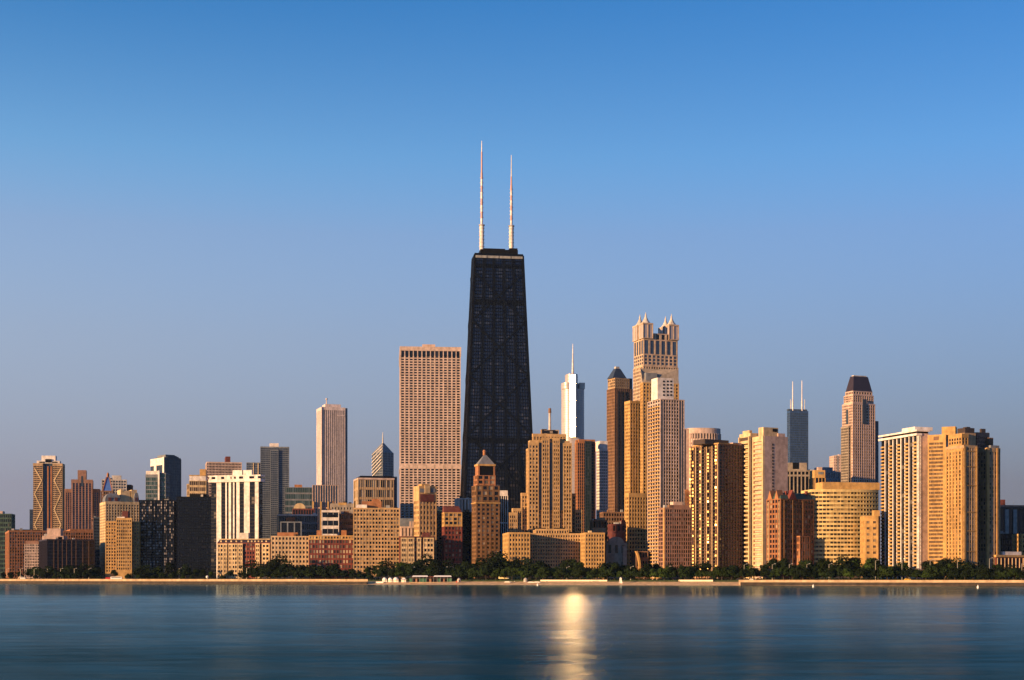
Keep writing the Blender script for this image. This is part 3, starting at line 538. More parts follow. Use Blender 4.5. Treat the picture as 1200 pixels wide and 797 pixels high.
# ---- the black tapered tower
b = Bld('tapered_tower', 'giant black tapered tower with cross bracing and two white antennas', (541, 631), 1500, yaw=8, depth=50)
H = b.z(296.5); tw, td = .622, .61
def half(z): k = z/H; return b.hx*(1-k*(1-tw)), b.hy*(1-k*(1-td))
gm = glassmat('hanc', 0, 0, 0, 5.2, 5.2, H/96); gl = b.m('glazing', gm); b.stuff = True
gl.frus((-b.hx, b.hx, -b.hy, b.hy), (-b.hx*tw, b.hx*tw, -b.hy*td, b.hy*td), 0, H)
for i in range(96):
    z = i*H/96; hx, hy = half(z); h2x, h2y = half(z+1.3)
    b.m('floor_banding', 'ink').frus((-hx-.22, hx+.22, -hy-.22, hy+.22), (-h2x-.22, h2x+.22, -h2y-.22, h2y+.22), z, z+1.15)
for z0_, z1_ in ((H*.845, H*.862), (H*.42, H*.435), (H*.19, H*.2), (H*.962, H*.972)):
    hx, hy = half(z0_); h2x, h2y = half(z1_); b.m('floor_banding', 'ink').frus((-hx-.3, hx+.3, -hy-.3, hy+.3), (-h2x-.3, h2x+.3, -h2y-.3, h2y+.3), z0_, z1_)
for i in range(26):
    k = -1+2*i/25; big = i % 5 == 0
    b.solo('column' if big else 'mullion', 'ink').beam((k*b.hx, -b.hy-.1, 0), (k*b.hx*tw, -b.hy*td-.1, H), 2.8 if big else .5, 1.1 if big else .8)
for i in range(13):
    k = -1+2*i/12; big = i % 4 == 0
    b.solo('column' if big else 'mullion', 'dark').beam((-b.hx-.1, k*b.hy, 0), (-b.hx*tw-.1, k*b.hy*td, H), .9 if big else .8, 1.8 if big else .5)
lev = [8]; 
while lev[-1] < H*.93: lev.append(min(H*.945, lev[-1]+2*half(lev[-1])[0]*.93))
for a, c in zip(lev, lev[1:]):
    (ax, ay), (cx_, cy_) = half(a), half(c)
    for sg in (-1, 1):
        b.solo('cross_brace', 'ink').beam((sg*ax, -ay-.5, a), (-sg*cx_, -cy_-.5, c), 1.9, .9); b.solo('cross_brace', 'ink').beam((-ax-.5, sg*ay, a), (-cx_-.5, -sg*cy_, c), .9, 1.9)
hx, hy = half(H); 
b.m('floor_banding', 'ink').box(-hx-.5, hx+.5, -hy-.5, hy+.5, H-.05, H+1.5)
zb2, zb1 = b.z(297.8), b.z(300.6)
hx2 = half(zb1)[0]
for k in range(4): b.solo('louvre_band', 'grey').box(-hx2+hx2*2*(k+.04)/4, -hx2+hx2*2*(k+.96)/4, -hy-1.4, -hy-.2, zb1, zb2)
for px0, px1, t, bt, o in ((563, 607, 292.5, 297, 3), (567, 592, 291.4, 293, 5), (597, 606.5, 290.4, 293, 5)):
    x0, x1 = b.lx(px0, -hy+o), b.lx(px1, -hy+o); b.solo('rooftop_plant', 'dark').box(x0, x1, -hy+o, hy-o, b.z(bt, 0, -hy+o), b.z(t, 0, -hy+o))
hr = simple('antenna_red', (.5, .29, .25), .5); hw = wm('white')
for px, ys in ((564.6, (292, 264, 203, 178, 165)), (599.3, (291, 265, 218, 207, 182))):
    x = b.lx(px, 0); Z = [b.z(q, x, 0) for q in ys]
    b.solo('antenna_base', hw).cyl(x, 0, Z[0]-2, Z[1], 2.3, n=14)
    for k in range(6): b.solo('antenna_ring', hw).cyl(x, 0, Z[0]+(k+.6)*(Z[1]-Z[0])/6.5, Z[0]+(k+.6)*(Z[1]-Z[0])/6.5+.7, 2.9, n=12)
    b.solo('antenna_platform', 'steel').cyl(x, 0, Z[1]-.6, Z[1]+.5, 3.2, n=12)
    seg = 8
    for k in range(seg):
        za_, zb_ = Z[1]+.4+k*(Z[2]-Z[1])/seg, Z[1]+.4+(k+1)*(Z[2]-Z[1])/seg
        b.solo('antenna_mast', hr if k % 2 else hw).cyl(x, 0, za_, zb_+.01, 1.25 if k < 5 else 1.1, n=8)
    for k in range(9): 
        zq = Z[1]+8+k*(Z[2]-Z[1]-8)/9; b.solo('antenna_dipole', hw).box(x-2.0, x+2.0, -.25, .25, zq, zq+.5)
    b.solo('antenna_mast', hr).cyl(x, 0, Z[2], Z[3], .9, .75, n=8); b.solo('antenna_tip', hw).cyl(x, 0, Z[3], Z[4], .6, .3, n=8)
b.done()
# ---- stepped limestone tower with a beacon
b = Bld('stepped_tower', 'stepped golden limestone tower with a beacon mast in front of the black tapered tower', (619, 669.5), 1390, 616.5, yaw=11)
def tier(p0, p1, top, off, bot=None, nx=13, nf=30, name='wall', back=2, sf=.4, crown=3, wins=0, wall='limestone'):
    y0 = -b.hy+off; x0, x1 = b.lx(p0, y0), b.lx(p1, y0); z1 = b.z(top, 0, y0)
    b.facade((x0, x1, y0, b.hy-back), 0 if bot is None else b.z(bot, 0, y0), z1, nx, 6, nf, wall, 'mixed', pf=.5, sf=sf, crown=crown, wname=name, wins=wins, plinth=.5)
    return x0, x1, y0
tier(619, 669.5, 526, 0, nx=17, nf=34, crown=2)
for i, (p0, p1) in enumerate(((619.5, 630.5), (635.2, 643), (648, 655), (660.2, 669))):
    y0 = -b.hy-1.3; b.facade((b.lx(p0), b.lx(p1), y0, -b.hy-.6), 0, b.z(519 if i in (0, 3) else 513), 3, 1, 33, 'limestone', 'mixed', pf=.5, sf=.5, crown=3, wname='bay', faces='FLR', wins=25)
tier(621.5, 667, 516.5, .9, 526, nx=13, nf=2, name='upper_storeys'); tier(625, 663, 508.5, 2.5, 516.7, nx=11, nf=2, name='upper_storeys', back=4); tier(634, 654, 503.8, 5, 508.7, nx=6, nf=1, name='crown', back=7, crown=1)
b.blk(635.5, 641, 502.8, 504.4, 'dark', 'rooftop_plant', off=6, depth=6)
tier(611.5, 674, 578, 5, nx=20, nf=22, name='lower_wing', wins=0); tier(601.5, 611.4, 596, 3, nx=4, nf=17, name='lower_wing'); tier(597, 606, 601, 1.5, nx=4, nf=16, name='lower_wing', back=9); tier(674.1, 681.5, 597, 3, nx=3, nf=17, name='lower_wing')
for p0, p1 in ((631, 634.8), (643.4, 647.6), (655.3, 659.8)): b.solo('window_shaft', 'navy').box(b.lx(p0), b.lx(p1), -b.hy-.75, -b.hy-.2, b.z(598), b.z(519))
x = b.lx(644.3, 0); b.solo('beacon_mast', 'pale').cyl(x, 0, b.z(504.5, x, 0), b.z(484, x, 0), 1.3, 1.1, n=10); b.solo('beacon', 'brown').cyl(x, 0, b.z(484, x, 0), b.z(478.5, x, 0), 1.6, 1.3, n=10)
b.done()
# ---- long hotel with two wings
b = Bld('hotel', 'long shaded limestone hotel between two sunlit projecting end wings', (596.5, 708), dsh(650)+96, yaw=7, depth=42)
ROW.append((596, 708, 'long limestone hotel'))
def wing(p0, p1, top, off, nx, nf, name, wins, wall='gold', sf=.52, y1=None):
    y0 = -b.hy+off; b.facade((b.lx(p0, y0), b.lx(p1, y0), y0, y1 or b.hy), 0, b.z(top, 0, y0), nx, 8, nf, wall, 'plain', pf=.55, sf=sf, crown=1.6, plinth=4, wname=name, wins=wins)
wing(596.5, 620.5, 624, 0, 7, 9, 'left_wing', 50); wing(686, 708, 624, 0, 7, 10, 'right_wing', 50); wing(620.8, 686, 625, 24, 22, 11, 'centre_block', 0, 'limestone')
wing(628, 664, 619.8, 26, 12, 1, 'attic', 0, 'limestone', y1=b.hy-2)
for p0, p1, t in ((626, 640, 618.6), (650, 662, 618.6), (668, 678, 623.5)): b.blk(p0, p1, t, t+2.5, 'dark', 'rooftop_plant', off=28, depth=7)
b.blk(690, 693.5, 622, 624.3, 'cream', 'roof_hut', off=8, depth=4); b.done()
# ---- silver rounded tower
b = Bld('glass_tower', 'far silver rounded tower with bright sun glint, setbacks and spire', (660, 686.5), 2640, yaw=8, depth=36)
def pill(p0, p1, top, y0, y1, bot=None, n=14):
    x0, x1 = b.lx(p0), b.lx(p1); r = min((y1-y0)/2, (x1-x0)/2)*.98; poly = []
    for cx, cy, a0 in ((x0+r, y1-r, 90), (x0+r, y0+r, 180), (x1-r, y0+r, 270), (x1-r, y1-r, 0)):
        for i in range(n+1): a = R(a0+90*i/n); poly.append((cx+r*math.cos(a), cy+r*math.sin(a)))
    return poly, (0 if bot is None else b.z(bot)), b.z(top)
def pillob(name, *a, bands=60, **k):
    poly, z0, z1 = pill(*a, **k); gmx = glassmat('mirror', 0, 0, 0, 3, 3, 7)
    gl = b.solo(name, gmx); gl.prism(poly, z0, z1)
    c = (sum(p[0] for p in poly)/len(poly), sum(p[1] for p in poly)/len(poly)); big = [(c[0]+(x-c[0])*1.006, c[1]+(y-c[1])*1.006) for x, y in poly]
    bm = b.solo('floor_banding', 'steel')
    for i in range(bands): z = z0+(z1-z0)*i/bands; bm.prism(big, z, z+(z1-z0)/bands*.2)
pillob('shaft', 660, 686.5, 455.5, -18, 18, bands=80)
pillob('upper_shaft', 660, 675, 448, -17.5, 16, bot=455.6, bands=2); pillob('upper_shaft', 664.8, 678.3, 438, -17, 15, bot=455.6, bands=5); pillob('crown', 671.5, 678.2, 438.5, -12, 14, bot=456, bands=3)
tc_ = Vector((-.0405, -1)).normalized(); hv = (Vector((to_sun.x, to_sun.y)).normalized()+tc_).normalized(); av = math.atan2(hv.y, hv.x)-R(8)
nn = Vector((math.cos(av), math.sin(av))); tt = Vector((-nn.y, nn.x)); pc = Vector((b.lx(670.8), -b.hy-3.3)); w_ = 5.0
gf = glassmat('facet', 0, 0, 0, 3, 3, 7); fm = b.solo('glass_facet', gf)  # added mirror slab, turned and tinted gold to throw the sun glint
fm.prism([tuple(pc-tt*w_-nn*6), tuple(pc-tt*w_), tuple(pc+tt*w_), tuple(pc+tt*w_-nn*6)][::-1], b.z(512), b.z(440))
b.blk(679, 685.5, 448.5, 455.7, 'pale', 'upper_shaft', off=6, depth=20)
x = b.lx(671.3, 0); b.solo('spire', 'white').cyl(x, 0, b.z(439, x, 0), b.z(403, x, 0), 2.2, .5, n=10); b.done()
b = T('apartment_tower', 'brown pier tower with a teal glass centre right of the stepped limestone tower', (677, 697.5), 518.5, 1490, 9, 44, 'orangebrick', 'bluem', side=674, yaw=14, pf=.3, sf=.22, crown=1)
x0, x1 = b.lx(685.5), b.lx(692); b.facade((x0, x1, -b.hy-1.6, -b.hy-.5), 0, b.z(517), 3, 1, 44, 'navy', 'greenm', pf=.1, sf=.2, crown=.5, wname='bay')
b.blk(678.5, 697.5, 515, 518.8, 'orangebrick', 'crown', off=-.5, depth=14); b.blk(675, 677, 516, 530, 'orangebrick', 'corner_pier', off=2, depth=3); b.done()
b = T('office_tower', 'slim white ribbed tower with blank white cap between brown and dark towers', (703, 712), 528, 1515, 4, 42, 'white', 'bluem', side=699.5, yaw=20, pf=.34, sf=.4, crown=.4); b.blk(703, 712, 516.8, 528.2, 'white', 'cap', off=-.6, depth=12); b.m('cap', 'white').box(-b.hx-.6, -b.hx+3, -b.hy+.5, b.hy, b.top-.1, b.z(516.9)); b.done()
b = T('apartment_tower', 'tall dark brown tower with black pyramid roof', (720.5, 741), 455.5, 1690, 9, 58, 'brown', 'plain', side=711.5, yaw=26, pf=.7, sf=.5, crown=.4)
b.facade((-b.hx+1, b.hx-4, -b.hy+1, b.hy-1), b.top, b.z(443.2), 7, 5, 3, 'tan', 'mixed', pf=.4, sf=.35, wname='upper_storeys'); xm = b.lx(727.5); za, zb_ = b.z(443.3), b.z(431.5)  # shadowed body and sunlit top put into brown and tan walls
b.solo('roof', 'navy').frus((xm-9.5, xm+9.5, -b.hy+2, b.hy-2), (xm-3, xm+3, -3, 3), za, zb_); b.solo('roof_rail', 'pale').box(xm-2.4, xm+2.4, -2, 2, zb_-.01, b.z(429)); b.blk(736.5, 741, 443.5, 456, 'navy', 'upper_storeys', off=4, depth=12)
for p in (724, 728, 732.5): b.solo('window_shaft', 'bronze').box(b.lx(p)-1.1, b.lx(p)+1.1, -b.hy-.9, -b.hy-.3, 0, b.z(459))
b.done()
# ---- four-turreted tower
b = Bld('tower', 'tall pale stone tower with four conical corner turrets', (754, 794.5), 1520, 742.5, yaw=20)
H = b.z(430); b.facade((-b.hx, b.hx, -b.hy, b.hy), 0, H, 14, 8, 60, 'granite', 'mixed', pf=.45, sf=.42, crown=.6)
zt, zb2, zu = b.z(391), b.z(416), b.z(398.5)
b.facade((-b.hx+.6, b.hx-.6, -b.hy+.6, b.hy-.6), H, zb2, 8, 5, 3, 'granite', 'bluem', pf=.4, sf=.38, crown=.9, wname='upper_storeys')
b.facade((-b.hx+.6, b.hx-.6, -b.hy+.6, b.hy-.6), zb2, zu, 6, 4, 1, 'granite', 'bluem', pf=.38, sf=.02, crown=1, plinth=.3, wname='upper_storeys')
b.facade((-b.hx+.9, b.hx-.9, -b.hy+.9, b.hy-.9), zu, zt, 6, 4, 1, 'granite', 'black', pf=.45, sf=.02, crown=1, plinth=.3, wname='arcade')
tx = 5.5
for sx, sy in ((-1, -1), (1, -1), (-1, 1), (1, 1)):
    cx, cy = sx*(b.hx-tx+.4), sy*(b.hy-tx+.4); zq = b.z(379.5)
    b.facade((cx-tx, cx+tx, cy-tx, cy+tx), zt-6, zq, 2, 2, 1, 'granite', 'mirror', pf=.2, sf=.02, crown=1.5, plinth=.5, wname='turret_wall')
    cone = b.solo('turret_roof', 'pale')
    pr = [(tx*.95, 0), (tx*.5, .30), (tx*.27, .55), (tx*.15, .72)]
    for (r0, t0), (r1, t1) in zip(pr, pr[1:]): cone.cyl(cx, cy, zq+t0*11, zq+t1*11+.01, r0*1.05, r1*1.05, n=12)
    fin = b.solo('finial', 'pale'); fin.cyl(cx, cy, zq+7.8, zq+9.6, 1.0, 1.0, n=8); fin.cyl(cx, cy, zq+9.5, zq+12.2, .6, .2, n=8)
b.done()
# ---- golden tower with slanted top
b = Bld('tower', 'golden granite tower with a slanted glass roof below the turreted tower', (753.5, 795), 1384, 751, yaw=16)
H0, H1 = b.z(449), b.z(431.5)
b.facade((-b.hx, b.hx, -b.hy, b.hy), 0, H0, 11, 5, 56, 'gold', 'mixed', pf=.52, sf=.52, crown=1)
b.solo('slanted_roof', 'stone').add([(-b.hx-.4, -b.hy-.4, H0), (b.hx+.4, -b.hy-.4, H0), (b.hx+.4, b.hy, H0), (-b.hx-.4, b.hy, H0), (-b.hx-.4, b.hy, H1), (b.hx+.4, b.hy, H1), (b.hx+.4, -b.hy+3, H1), (-b.hx+5, -b.hy+9, H1)],
   [(3,2,1,0),(0,1,6,7),(4,7,6,5),(1,2,5,6),(2,3,4,5),(3,0,7,4)])
b.blk(757, 770, 437, 446, 'slate', 'skylight', off=-.2, depth=6); b.done()
b = T('tower', 'lower golden granite tower with square windows beside the slanted roof tower', (738.5, 754), 470, 1390, 5, 50, 'gold', 'mixed', side=732.5, yaw=24, pf=.52, sf=.5, crown=2.5, ns=5); b.done()
b = T('granite_podium', 'wide golden granite base with rows of black windows under the slanted tower', (737, 759.5), 578, 1368, 7, 20, 'gold', 'plain', side=733, yaw=20, pf=.5, sf=.5, crown=4, ns=2, wins=60); b.done()
b = Bld('apartment_tower', 'pink gridded apartment tower with rounded gold balconies and a white penthouse', (774, 801.5), dsh(785)+150, 759.5, yaw=20)
b.main(468, 9, 50, 'pink', 'plain', pf=.36, sf=.42, crown=.8, wins=100, ns=5)
for (p0, p1) in ((775, 778.5), (795, 800.5)): 
    x0, x1 = b.lx(p0), b.lx(p1); b.solo('window_shaft', 'navy').box(x0, x1, -b.hy-.34, -b.hy-.05, 6, b.top-2)
bal = b.m('balcony_banding', 'gold'); fh = b.fh
for i in range(49):
    z = 1+i*fh; 
    for k in range(3):
        y0 = -b.hy+1+k*(b.L-2)/3; y1 = y0+(b.L-2)/3-.8; r = 2.2
        poly = [(-b.hx-.3, y1), (-b.hx-1.4, y1-.5), (-b.hx-r, (y0+y1)/2), (-b.hx-1.4, y0+.5), (-b.hx-.3, y0)]; bal.prism(poly[::1], z, z+.85)
b.blk(770.5, 789.5, 443, 468.3, 'white', off=2, depth=12)
for i in range(5): 
    for p in (777, 781.5, 785.5): b.blk(p, p+2.1, 446+i*4, 448+i*4, 'dark', 'window', off=1.85, depth=.5)
b.done(); ROW.append((759, 772, 'pink gridded balcony tower'))
b = T('apartment_block', 'older brown brick block with uneven windows and a small rooftop house', (779.5, 811), 595, dsh(790)+98, 12, 17, 'brownpink', 'mixed', side=772.5, yaw=18, pf=.25, sf=.36, crown=1.5, wins=100, ns=3, row='older brown brick block')
b.blk(787, 809, 592, 595.2, 'brownpink', 'rooftop_house', off=3); b.blk(789, 800, 588, 592.2, 'rose', 'rooftop_house', off=5); b.solo('flank', 'gold').box(-b.hx-.9, -b.hx-.5, -b.hy, -b.hy+2, 0, b.top); b.done()
b = T('brick_tower', 'tiny orange gabled tower peeping over the older brown brick block', (801.5, 809), 577, 1255, 3, 20, 'orangebrick', 'rustic', depth=8, pf=.6, sf=.5); b.solo('gable_roof', 'orangebrick').frus((-b.hx, b.hx, -b.hy, b.hy), (-.6, .6, -b.hy, b.hy), b.top-.1, b.z(573.5)); b.done()
b = Bld('apartment_tower', 'white round fronted tower with a tall blank pink flank', (801.5, 846.5), 1280, yaw=10, depth=36)
x0, x1 = b.lx(808), b.lx(846.5); n = 18; arc = lambda g: [(x0-g+(x1-x0+2*g)*(.5-.5*math.cos(math.pi*i/n)), -b.hy+7-(8+g)*math.sin(math.pi*i/n)) for i in range(n+1)]+[(x1+g, b.hy), (x0-g, b.hy)]
zA, zB2, zC = b.z(501.5), b.z(508), b.z(514)
b.m('glazing', glassmat('plain', x0, -b.hy, 0, 3.4, 3.4, 3.6)).prism(arc(-.3), 0, zA-1); wl = b.m('wall', 'pink')
wl.prism(arc(.35), zB2, zA); wl.prism(arc(.3), zC-1.5, zC)
nf = 38
for i in range(nf): wl.prism(arc(.2), i*zC/nf, (i+.5)*zC/nf)
for i in range(n+1):
    x, y = arc(.3)[i]; wl.box(x-.55, x+.55, y-.2, y+1.2, 0, zB2+.2)
b.solo('flank', 'rose').box(b.lx(801.5), b.lx(808), -b.hy+4, b.hy, 0, b.z(502)); b.solo('joint', 'purple').box(b.lx(803.6), b.lx(804.6), -b.hy+3.7, -b.hy+4.1, 0, b.z(503)); b.stuff = True; b.done()
# ---- brown tower with gold lit flank
b = Bld('apartment_tower', 'dark brown tower whose left flank blazes with gold window glints', (842.5, 869), dsh(842)+98, 810.5, yaw=33)
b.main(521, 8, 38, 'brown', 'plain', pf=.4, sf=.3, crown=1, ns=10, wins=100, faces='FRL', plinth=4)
ROW.append((810, 872, 'dark brown gold flanked tower'))
gp, gq = simple('glint_glass', (.62, .42, .18), .36, .85), simple('amber_glass', (.34, .20, .07), .42, .6)  # gold sun glints put into the pane colours
fh = b.fh
for k in range(6):
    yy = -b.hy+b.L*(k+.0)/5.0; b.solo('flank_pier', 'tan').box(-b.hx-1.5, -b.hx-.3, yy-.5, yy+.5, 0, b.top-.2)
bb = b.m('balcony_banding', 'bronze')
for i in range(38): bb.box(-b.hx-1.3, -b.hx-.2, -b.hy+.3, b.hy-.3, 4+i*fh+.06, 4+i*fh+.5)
dirv = (Vector((to_sun.x, to_sun.y, 0)).normalized()+Vector((0, -1, 0))).normalized(); aw = math.atan2(dirv.y, dirv.x)-R(33)
pm = MB(); pm.box(-.05, .05, -.6, .6, -.7, .7); pme = [pm.mesh('bay_pane', gp), pm.mesh('bay_pane', gq)]
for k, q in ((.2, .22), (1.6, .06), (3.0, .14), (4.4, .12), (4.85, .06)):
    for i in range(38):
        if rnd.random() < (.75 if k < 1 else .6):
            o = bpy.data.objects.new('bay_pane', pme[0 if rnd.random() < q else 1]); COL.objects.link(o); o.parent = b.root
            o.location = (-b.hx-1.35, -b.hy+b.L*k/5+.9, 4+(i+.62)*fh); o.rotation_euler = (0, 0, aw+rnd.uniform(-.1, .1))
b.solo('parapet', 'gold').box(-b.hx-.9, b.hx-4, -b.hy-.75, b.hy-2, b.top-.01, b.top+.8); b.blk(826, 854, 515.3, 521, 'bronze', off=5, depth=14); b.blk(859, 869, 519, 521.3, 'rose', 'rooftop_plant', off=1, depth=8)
b.done()
b = T('apartment_block', 'plain navy block in the gap beside the two step cream tower', (868, 873), 545, 1250, 2, 26, 'navy', 'black', depth=20); b.done()
# ---- cream two-step tower
b = Bld('apartment_tower', 'cream two step tower with balconied left flanks and a blank pink face', (896, 922), dsh(900)+108, 884, yaw=26)
H = b.z(511.5); b.facade((-b.hx, b.hx, -b.hy, b.hy), 0, H, 3, 1, 30, 'rose', 'brownm', pf=1.02, sf=.9, crown=2, faces='F', pd=.5)
wl = b.m('balcony_banding', 'cream'); b.stuff = False
for i in range(31): z = i*(H-3)/31; wl.box(-b.hx-1.7, -b.hx-.2, -b.hy+1.6, b.hy-1.2, z, z+1.35)
b.solo('flank_pier', 'cream').box(-b.hx-1.9, -b.hx+.1, -b.hy-.45, -b.hy+1.4, 0, H-.3); b.solo('flank_pier', 'cream').box(-b.hx-1.9, -b.hx+.1, b.hy-1.2, b.hy+.1, 0, H-.2); b.solo('flank_crown', 'cream').box(-b.hx-1.8, -b.hx-.1, -b.hy, b.hy, H-4, H-.02)
wm_ = MB(); wm_.box(-.55, .55, -.05, .05, -.8, .8); wme = wm_.mesh('window', simple('pane_std_0', GK['std'][0], .09))
xw = b.lx(905.2)
for i in range(29): o = bpy.data.objects.new('window', wme); COL.objects.link(o); o.parent = b.root; o.location = (xw, -b.hy-.62, H-6.6-i*2.53)
# rear left step
yy = b.hy+2; xa = b.lx(879.5, yy); xl, xr = b.lx(872, yy+14), b.lx(884, yy)
b.facade((xa, xr+3, yy, yy+14), 0, b.z(507.5, xa, yy), 2, 3, 32, 'cream', 'brownm', pf=.5, sf=.3, crown=3, faces='F', wname='rear_wing')
for i in range(31): z = i*(H-1)/31; wl.box(xa-1.6, xa-.2, yy+.8, yy+13.4, z, z+1.4)
for y in (yy+.2, yy+13.6): b.solo('flank_pier', 'cream').box(xa-1.8, xa-.05, y-.6, y+.6, 0, H+1)
b.blk(894.5, 912, 501, 511.7, 'cream', off=7, depth=10); b.blk(906, 911, 502.5, 506, 'dark', 'rooftop_tank', off=6.4, depth=2); b.blk(912, 920, 508, 511.7, 'rose', 'rooftop_plant', off=6, depth=8)
x0, x1 = xa+1, xr; b.solo('penthouse', 'cream').box(x0, x1, yy+3, yy+12, b.z(508, xa, yy), b.z(503.8, xa, yy)); b.done(); ROW.append((872, 898, 'cream two step tower'))
# ---- red gothic block
b = T('brick_block', 'red brick gothic block with gables and green slate roof', (915, 953), 585, dsh(930)+72, 11, 15, 'terracotta', 'mixed', side=899, yaw=30, pf=.42, sf=.45, crown=.8, plinth=4, wins=66, ns=5, row='red gothic gabled block')
for i in range(5):
    if i in (0, 4): b.solo('stone_bay', 'cream').box(-b.hx-.8, -b.hx-.43, -b.hy+b.L*(i+.25)/5, -b.hy+b.L*(i+.45)/5, 5, b.top-2)
for p in (918.5, 928.5, 940.5): b.solo('stone_bay', 'brick').box(b.lx(p)-.35, b.lx(p)+.35, -b.hy-.9, -b.hy-.43, 4, b.top-1)
b.solo('roof', 'green').frus((-b.hx, b.hx, -b.hy, b.hy), (-b.hx+4, b.hx-.5, -b.hy+5, b.hy-5), b.top-.01, b.z(577.5))
def gable(x0, x1, y0, y1, axis='x'):
    zt, h = b.top-.3, b.z(574.5)
    if axis == 'x': b.solo('gable', 'redbrick').prism_xz([(x0, zt), (x1, zt), ((x0+x1)/2, h)], y0, y1)
    else: b.solo('gable', 'orangebrick').add([(x0, y0, zt), (x0, y1, zt), (x0, (y0+y1)/2, h), (x1, y0, zt), (x1, y1, zt), (x1, (y0+y1)/2, h)], [(0,1,2),(3,5,4),(0,2,5,3),(1,4,5,2),(0,3,4,1)])  # flank gables orange, front one red: sun and shade put into colour
gable(b.lx(924), b.lx(933), -b.hy-.7, -b.hy+4); gable(-b.hx-.6, -b.hx+5, -b.hy+2, -b.hy+b.L*.42, 'y'); gable(-b.hx-.6, -b.hx+5, b.hy-b.L*.4, b.hy-1, 'y')
for p in (921, 945): b.blk(p, p+1.6, 575.5, 584, 'redbrick', 'chimney', off=3, depth=2)
yy = -b.hy-4; b.facade((b.lx(937.5, yy), b.lx(948.5, yy), yy, -b.hy-.6), 0, b.z(628, 0, yy), 4, 2, 6, 'orangebrick', 'mixed', pf=.5, sf=.4, crown=1, wname='annex', faces='FLR'); b.done()
# ---- far tower, distance haze put into its blue wall colour
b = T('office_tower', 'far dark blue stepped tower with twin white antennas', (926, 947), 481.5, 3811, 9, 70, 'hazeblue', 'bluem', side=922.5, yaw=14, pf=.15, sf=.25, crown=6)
for p, t in ((929, 447), (939.8, 446)):
    x = b.lx(p, 0); b.solo('antenna', 'white').cyl(x, 0, b.top-1, b.z(470, x, 0), 2.2, n=8); b.solo('antenna', 'white').cyl(x, 0, b.z(470, x, 0), b.z(t, x, 0), 1.5, .9, n=8)
for p in (926.5, 943): x = b.lx(p, 0); b.solo('antenna', 'pale').cyl(x, 0, b.top-1, b.z(468, x, 0), 1.2, .8, n=6)
b.blk(924, 946, 479.6, 481.7, 'navy', 'rooftop_plant', off=8); b.done()
b = T('office_block', 'office block with pale piers and tall black glass below the twin antenna tower', (921, 957), 551.2, 1550, 8, 2, 'stone', 'black', depth=30, yaw=6, pf=.28, sf=.06, crown=1.5, pd=1)
b.solo('floor_banding', 'stone').box(-b.hx-.6, b.hx+.6, -b.hy-1.1, -b.hy-.1, b.z(558.5), b.z(556.3)); b.blk(921, 945.5, 542.3, 551.4, 'stone', off=3); b.blk(929, 936, 542.2, 549.6, 'dark', 'louvre', off=2.6, depth=2); b.done()
b = T('office_block', 'small block with a gold lit crown over black glass', (955.5, 967), 559.8, 1480, 3, 1, 'gold', 'black', depth=20, yaw=6, pf=.2, sf=0, crown=.2); b.blk(954.5, 967, 551, 560, 'gold', 'crown', off=-.7, depth=16); b.blk(959, 965, 553, 556, 'slate', 'louvre', off=-.9, depth=1); b.blk(958.5, 963.5, 547.5, 551.2, 'rose', off=5); b.done()
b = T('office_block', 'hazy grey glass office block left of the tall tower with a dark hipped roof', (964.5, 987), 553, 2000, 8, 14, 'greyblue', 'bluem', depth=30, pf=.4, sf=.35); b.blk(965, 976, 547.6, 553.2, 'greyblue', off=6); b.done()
b = T('apartment_tower', 'far pinkish twin slab just left of the tall tower with a dark hipped roof', (977.3, 986.5), 534, 2400, 5, 44, 'rose', 'plain', depth=20, pf=.7, sf=.6); b.blk(983, 986.5, 532.6, 534.2, 'rose', off=1); b.solo('recess', 'slate').box(b.lx(981), b.lx(982.5), -b.hy-.6, -b.hy-.4, 0, b.top); b.done()
# ---- tall tower with a dark hipped roof
b = Bld('apartment_tower', 'tall pinkish stone tower with a dark hipped roof on the right skyline', (999.5, 1025), 1440, 987.5, yaw=24)
H = b.z(473); b.facade((-b.hx, b.hx, -b.hy, b.hy), 0, H, 10, 8, 60, 'rose', 'plain', pf=.5, sf=.42, crown=1.5)
b.facade((-b.hx+1.2, b.hx-1, -b.hy+1.2, b.hy-1.2), H, b.z(463), 9, 6, 3, 'rose', 'mixed', pf=.45, sf=.4, crown=1, wname='upper_storeys'); b.facade((-b.hx+2.2, b.hx-1.8, -b.hy+2.2, b.hy-2.2), b.z(463), b.z(458.3), 7, 5, 1, 'rose', 'black', pf=.4, sf=.05, crown=1, wname='upper_storeys')
b.solo('hipped_roof', 'purple').frus((-b.hx+2, b.hx-1.4, -b.hy+2, b.hy-2), (-b.hx+5, b.hx-4, -b.hy+5.5, b.hy-5.5), b.z(458.3), b.z(440.5)); b.solo('roof_cap', 'pale').box(-b.hx+6, b.hx-5, -b.hy+6.5, b.hy-6.5, b.z(440.6), b.z(439.2))
for p0, p1, t, bt in ((1010.5, 1015, 468, 497),): b.solo('window_shaft', 'navy').box(b.lx(p0), b.lx(p1), -b.hy-.9, -b.hy-.3, b.z(bt), b.z(t))
b.solo('side_wing', 'navy').box(b.hx+.5, b.lx(1029.5, -b.hy+4), -b.hy+4, b.hy-2, 0, b.z(492)); b.facade((-b.hx-3, -b.hx-.5, -b.hy+3, b.hy-2), 0, b.z(500), 1, 8, 54, 'stone', 'plain', pf=.4, sf=.4, wname='side_wing'); b.solo('window_shaft', 'navy').box(-b.hx-.95, -b.hx-.3, -b.hy+b.L*.4, -b.hy+b.L*.6, b.z(497), b.z(480)); b.done()
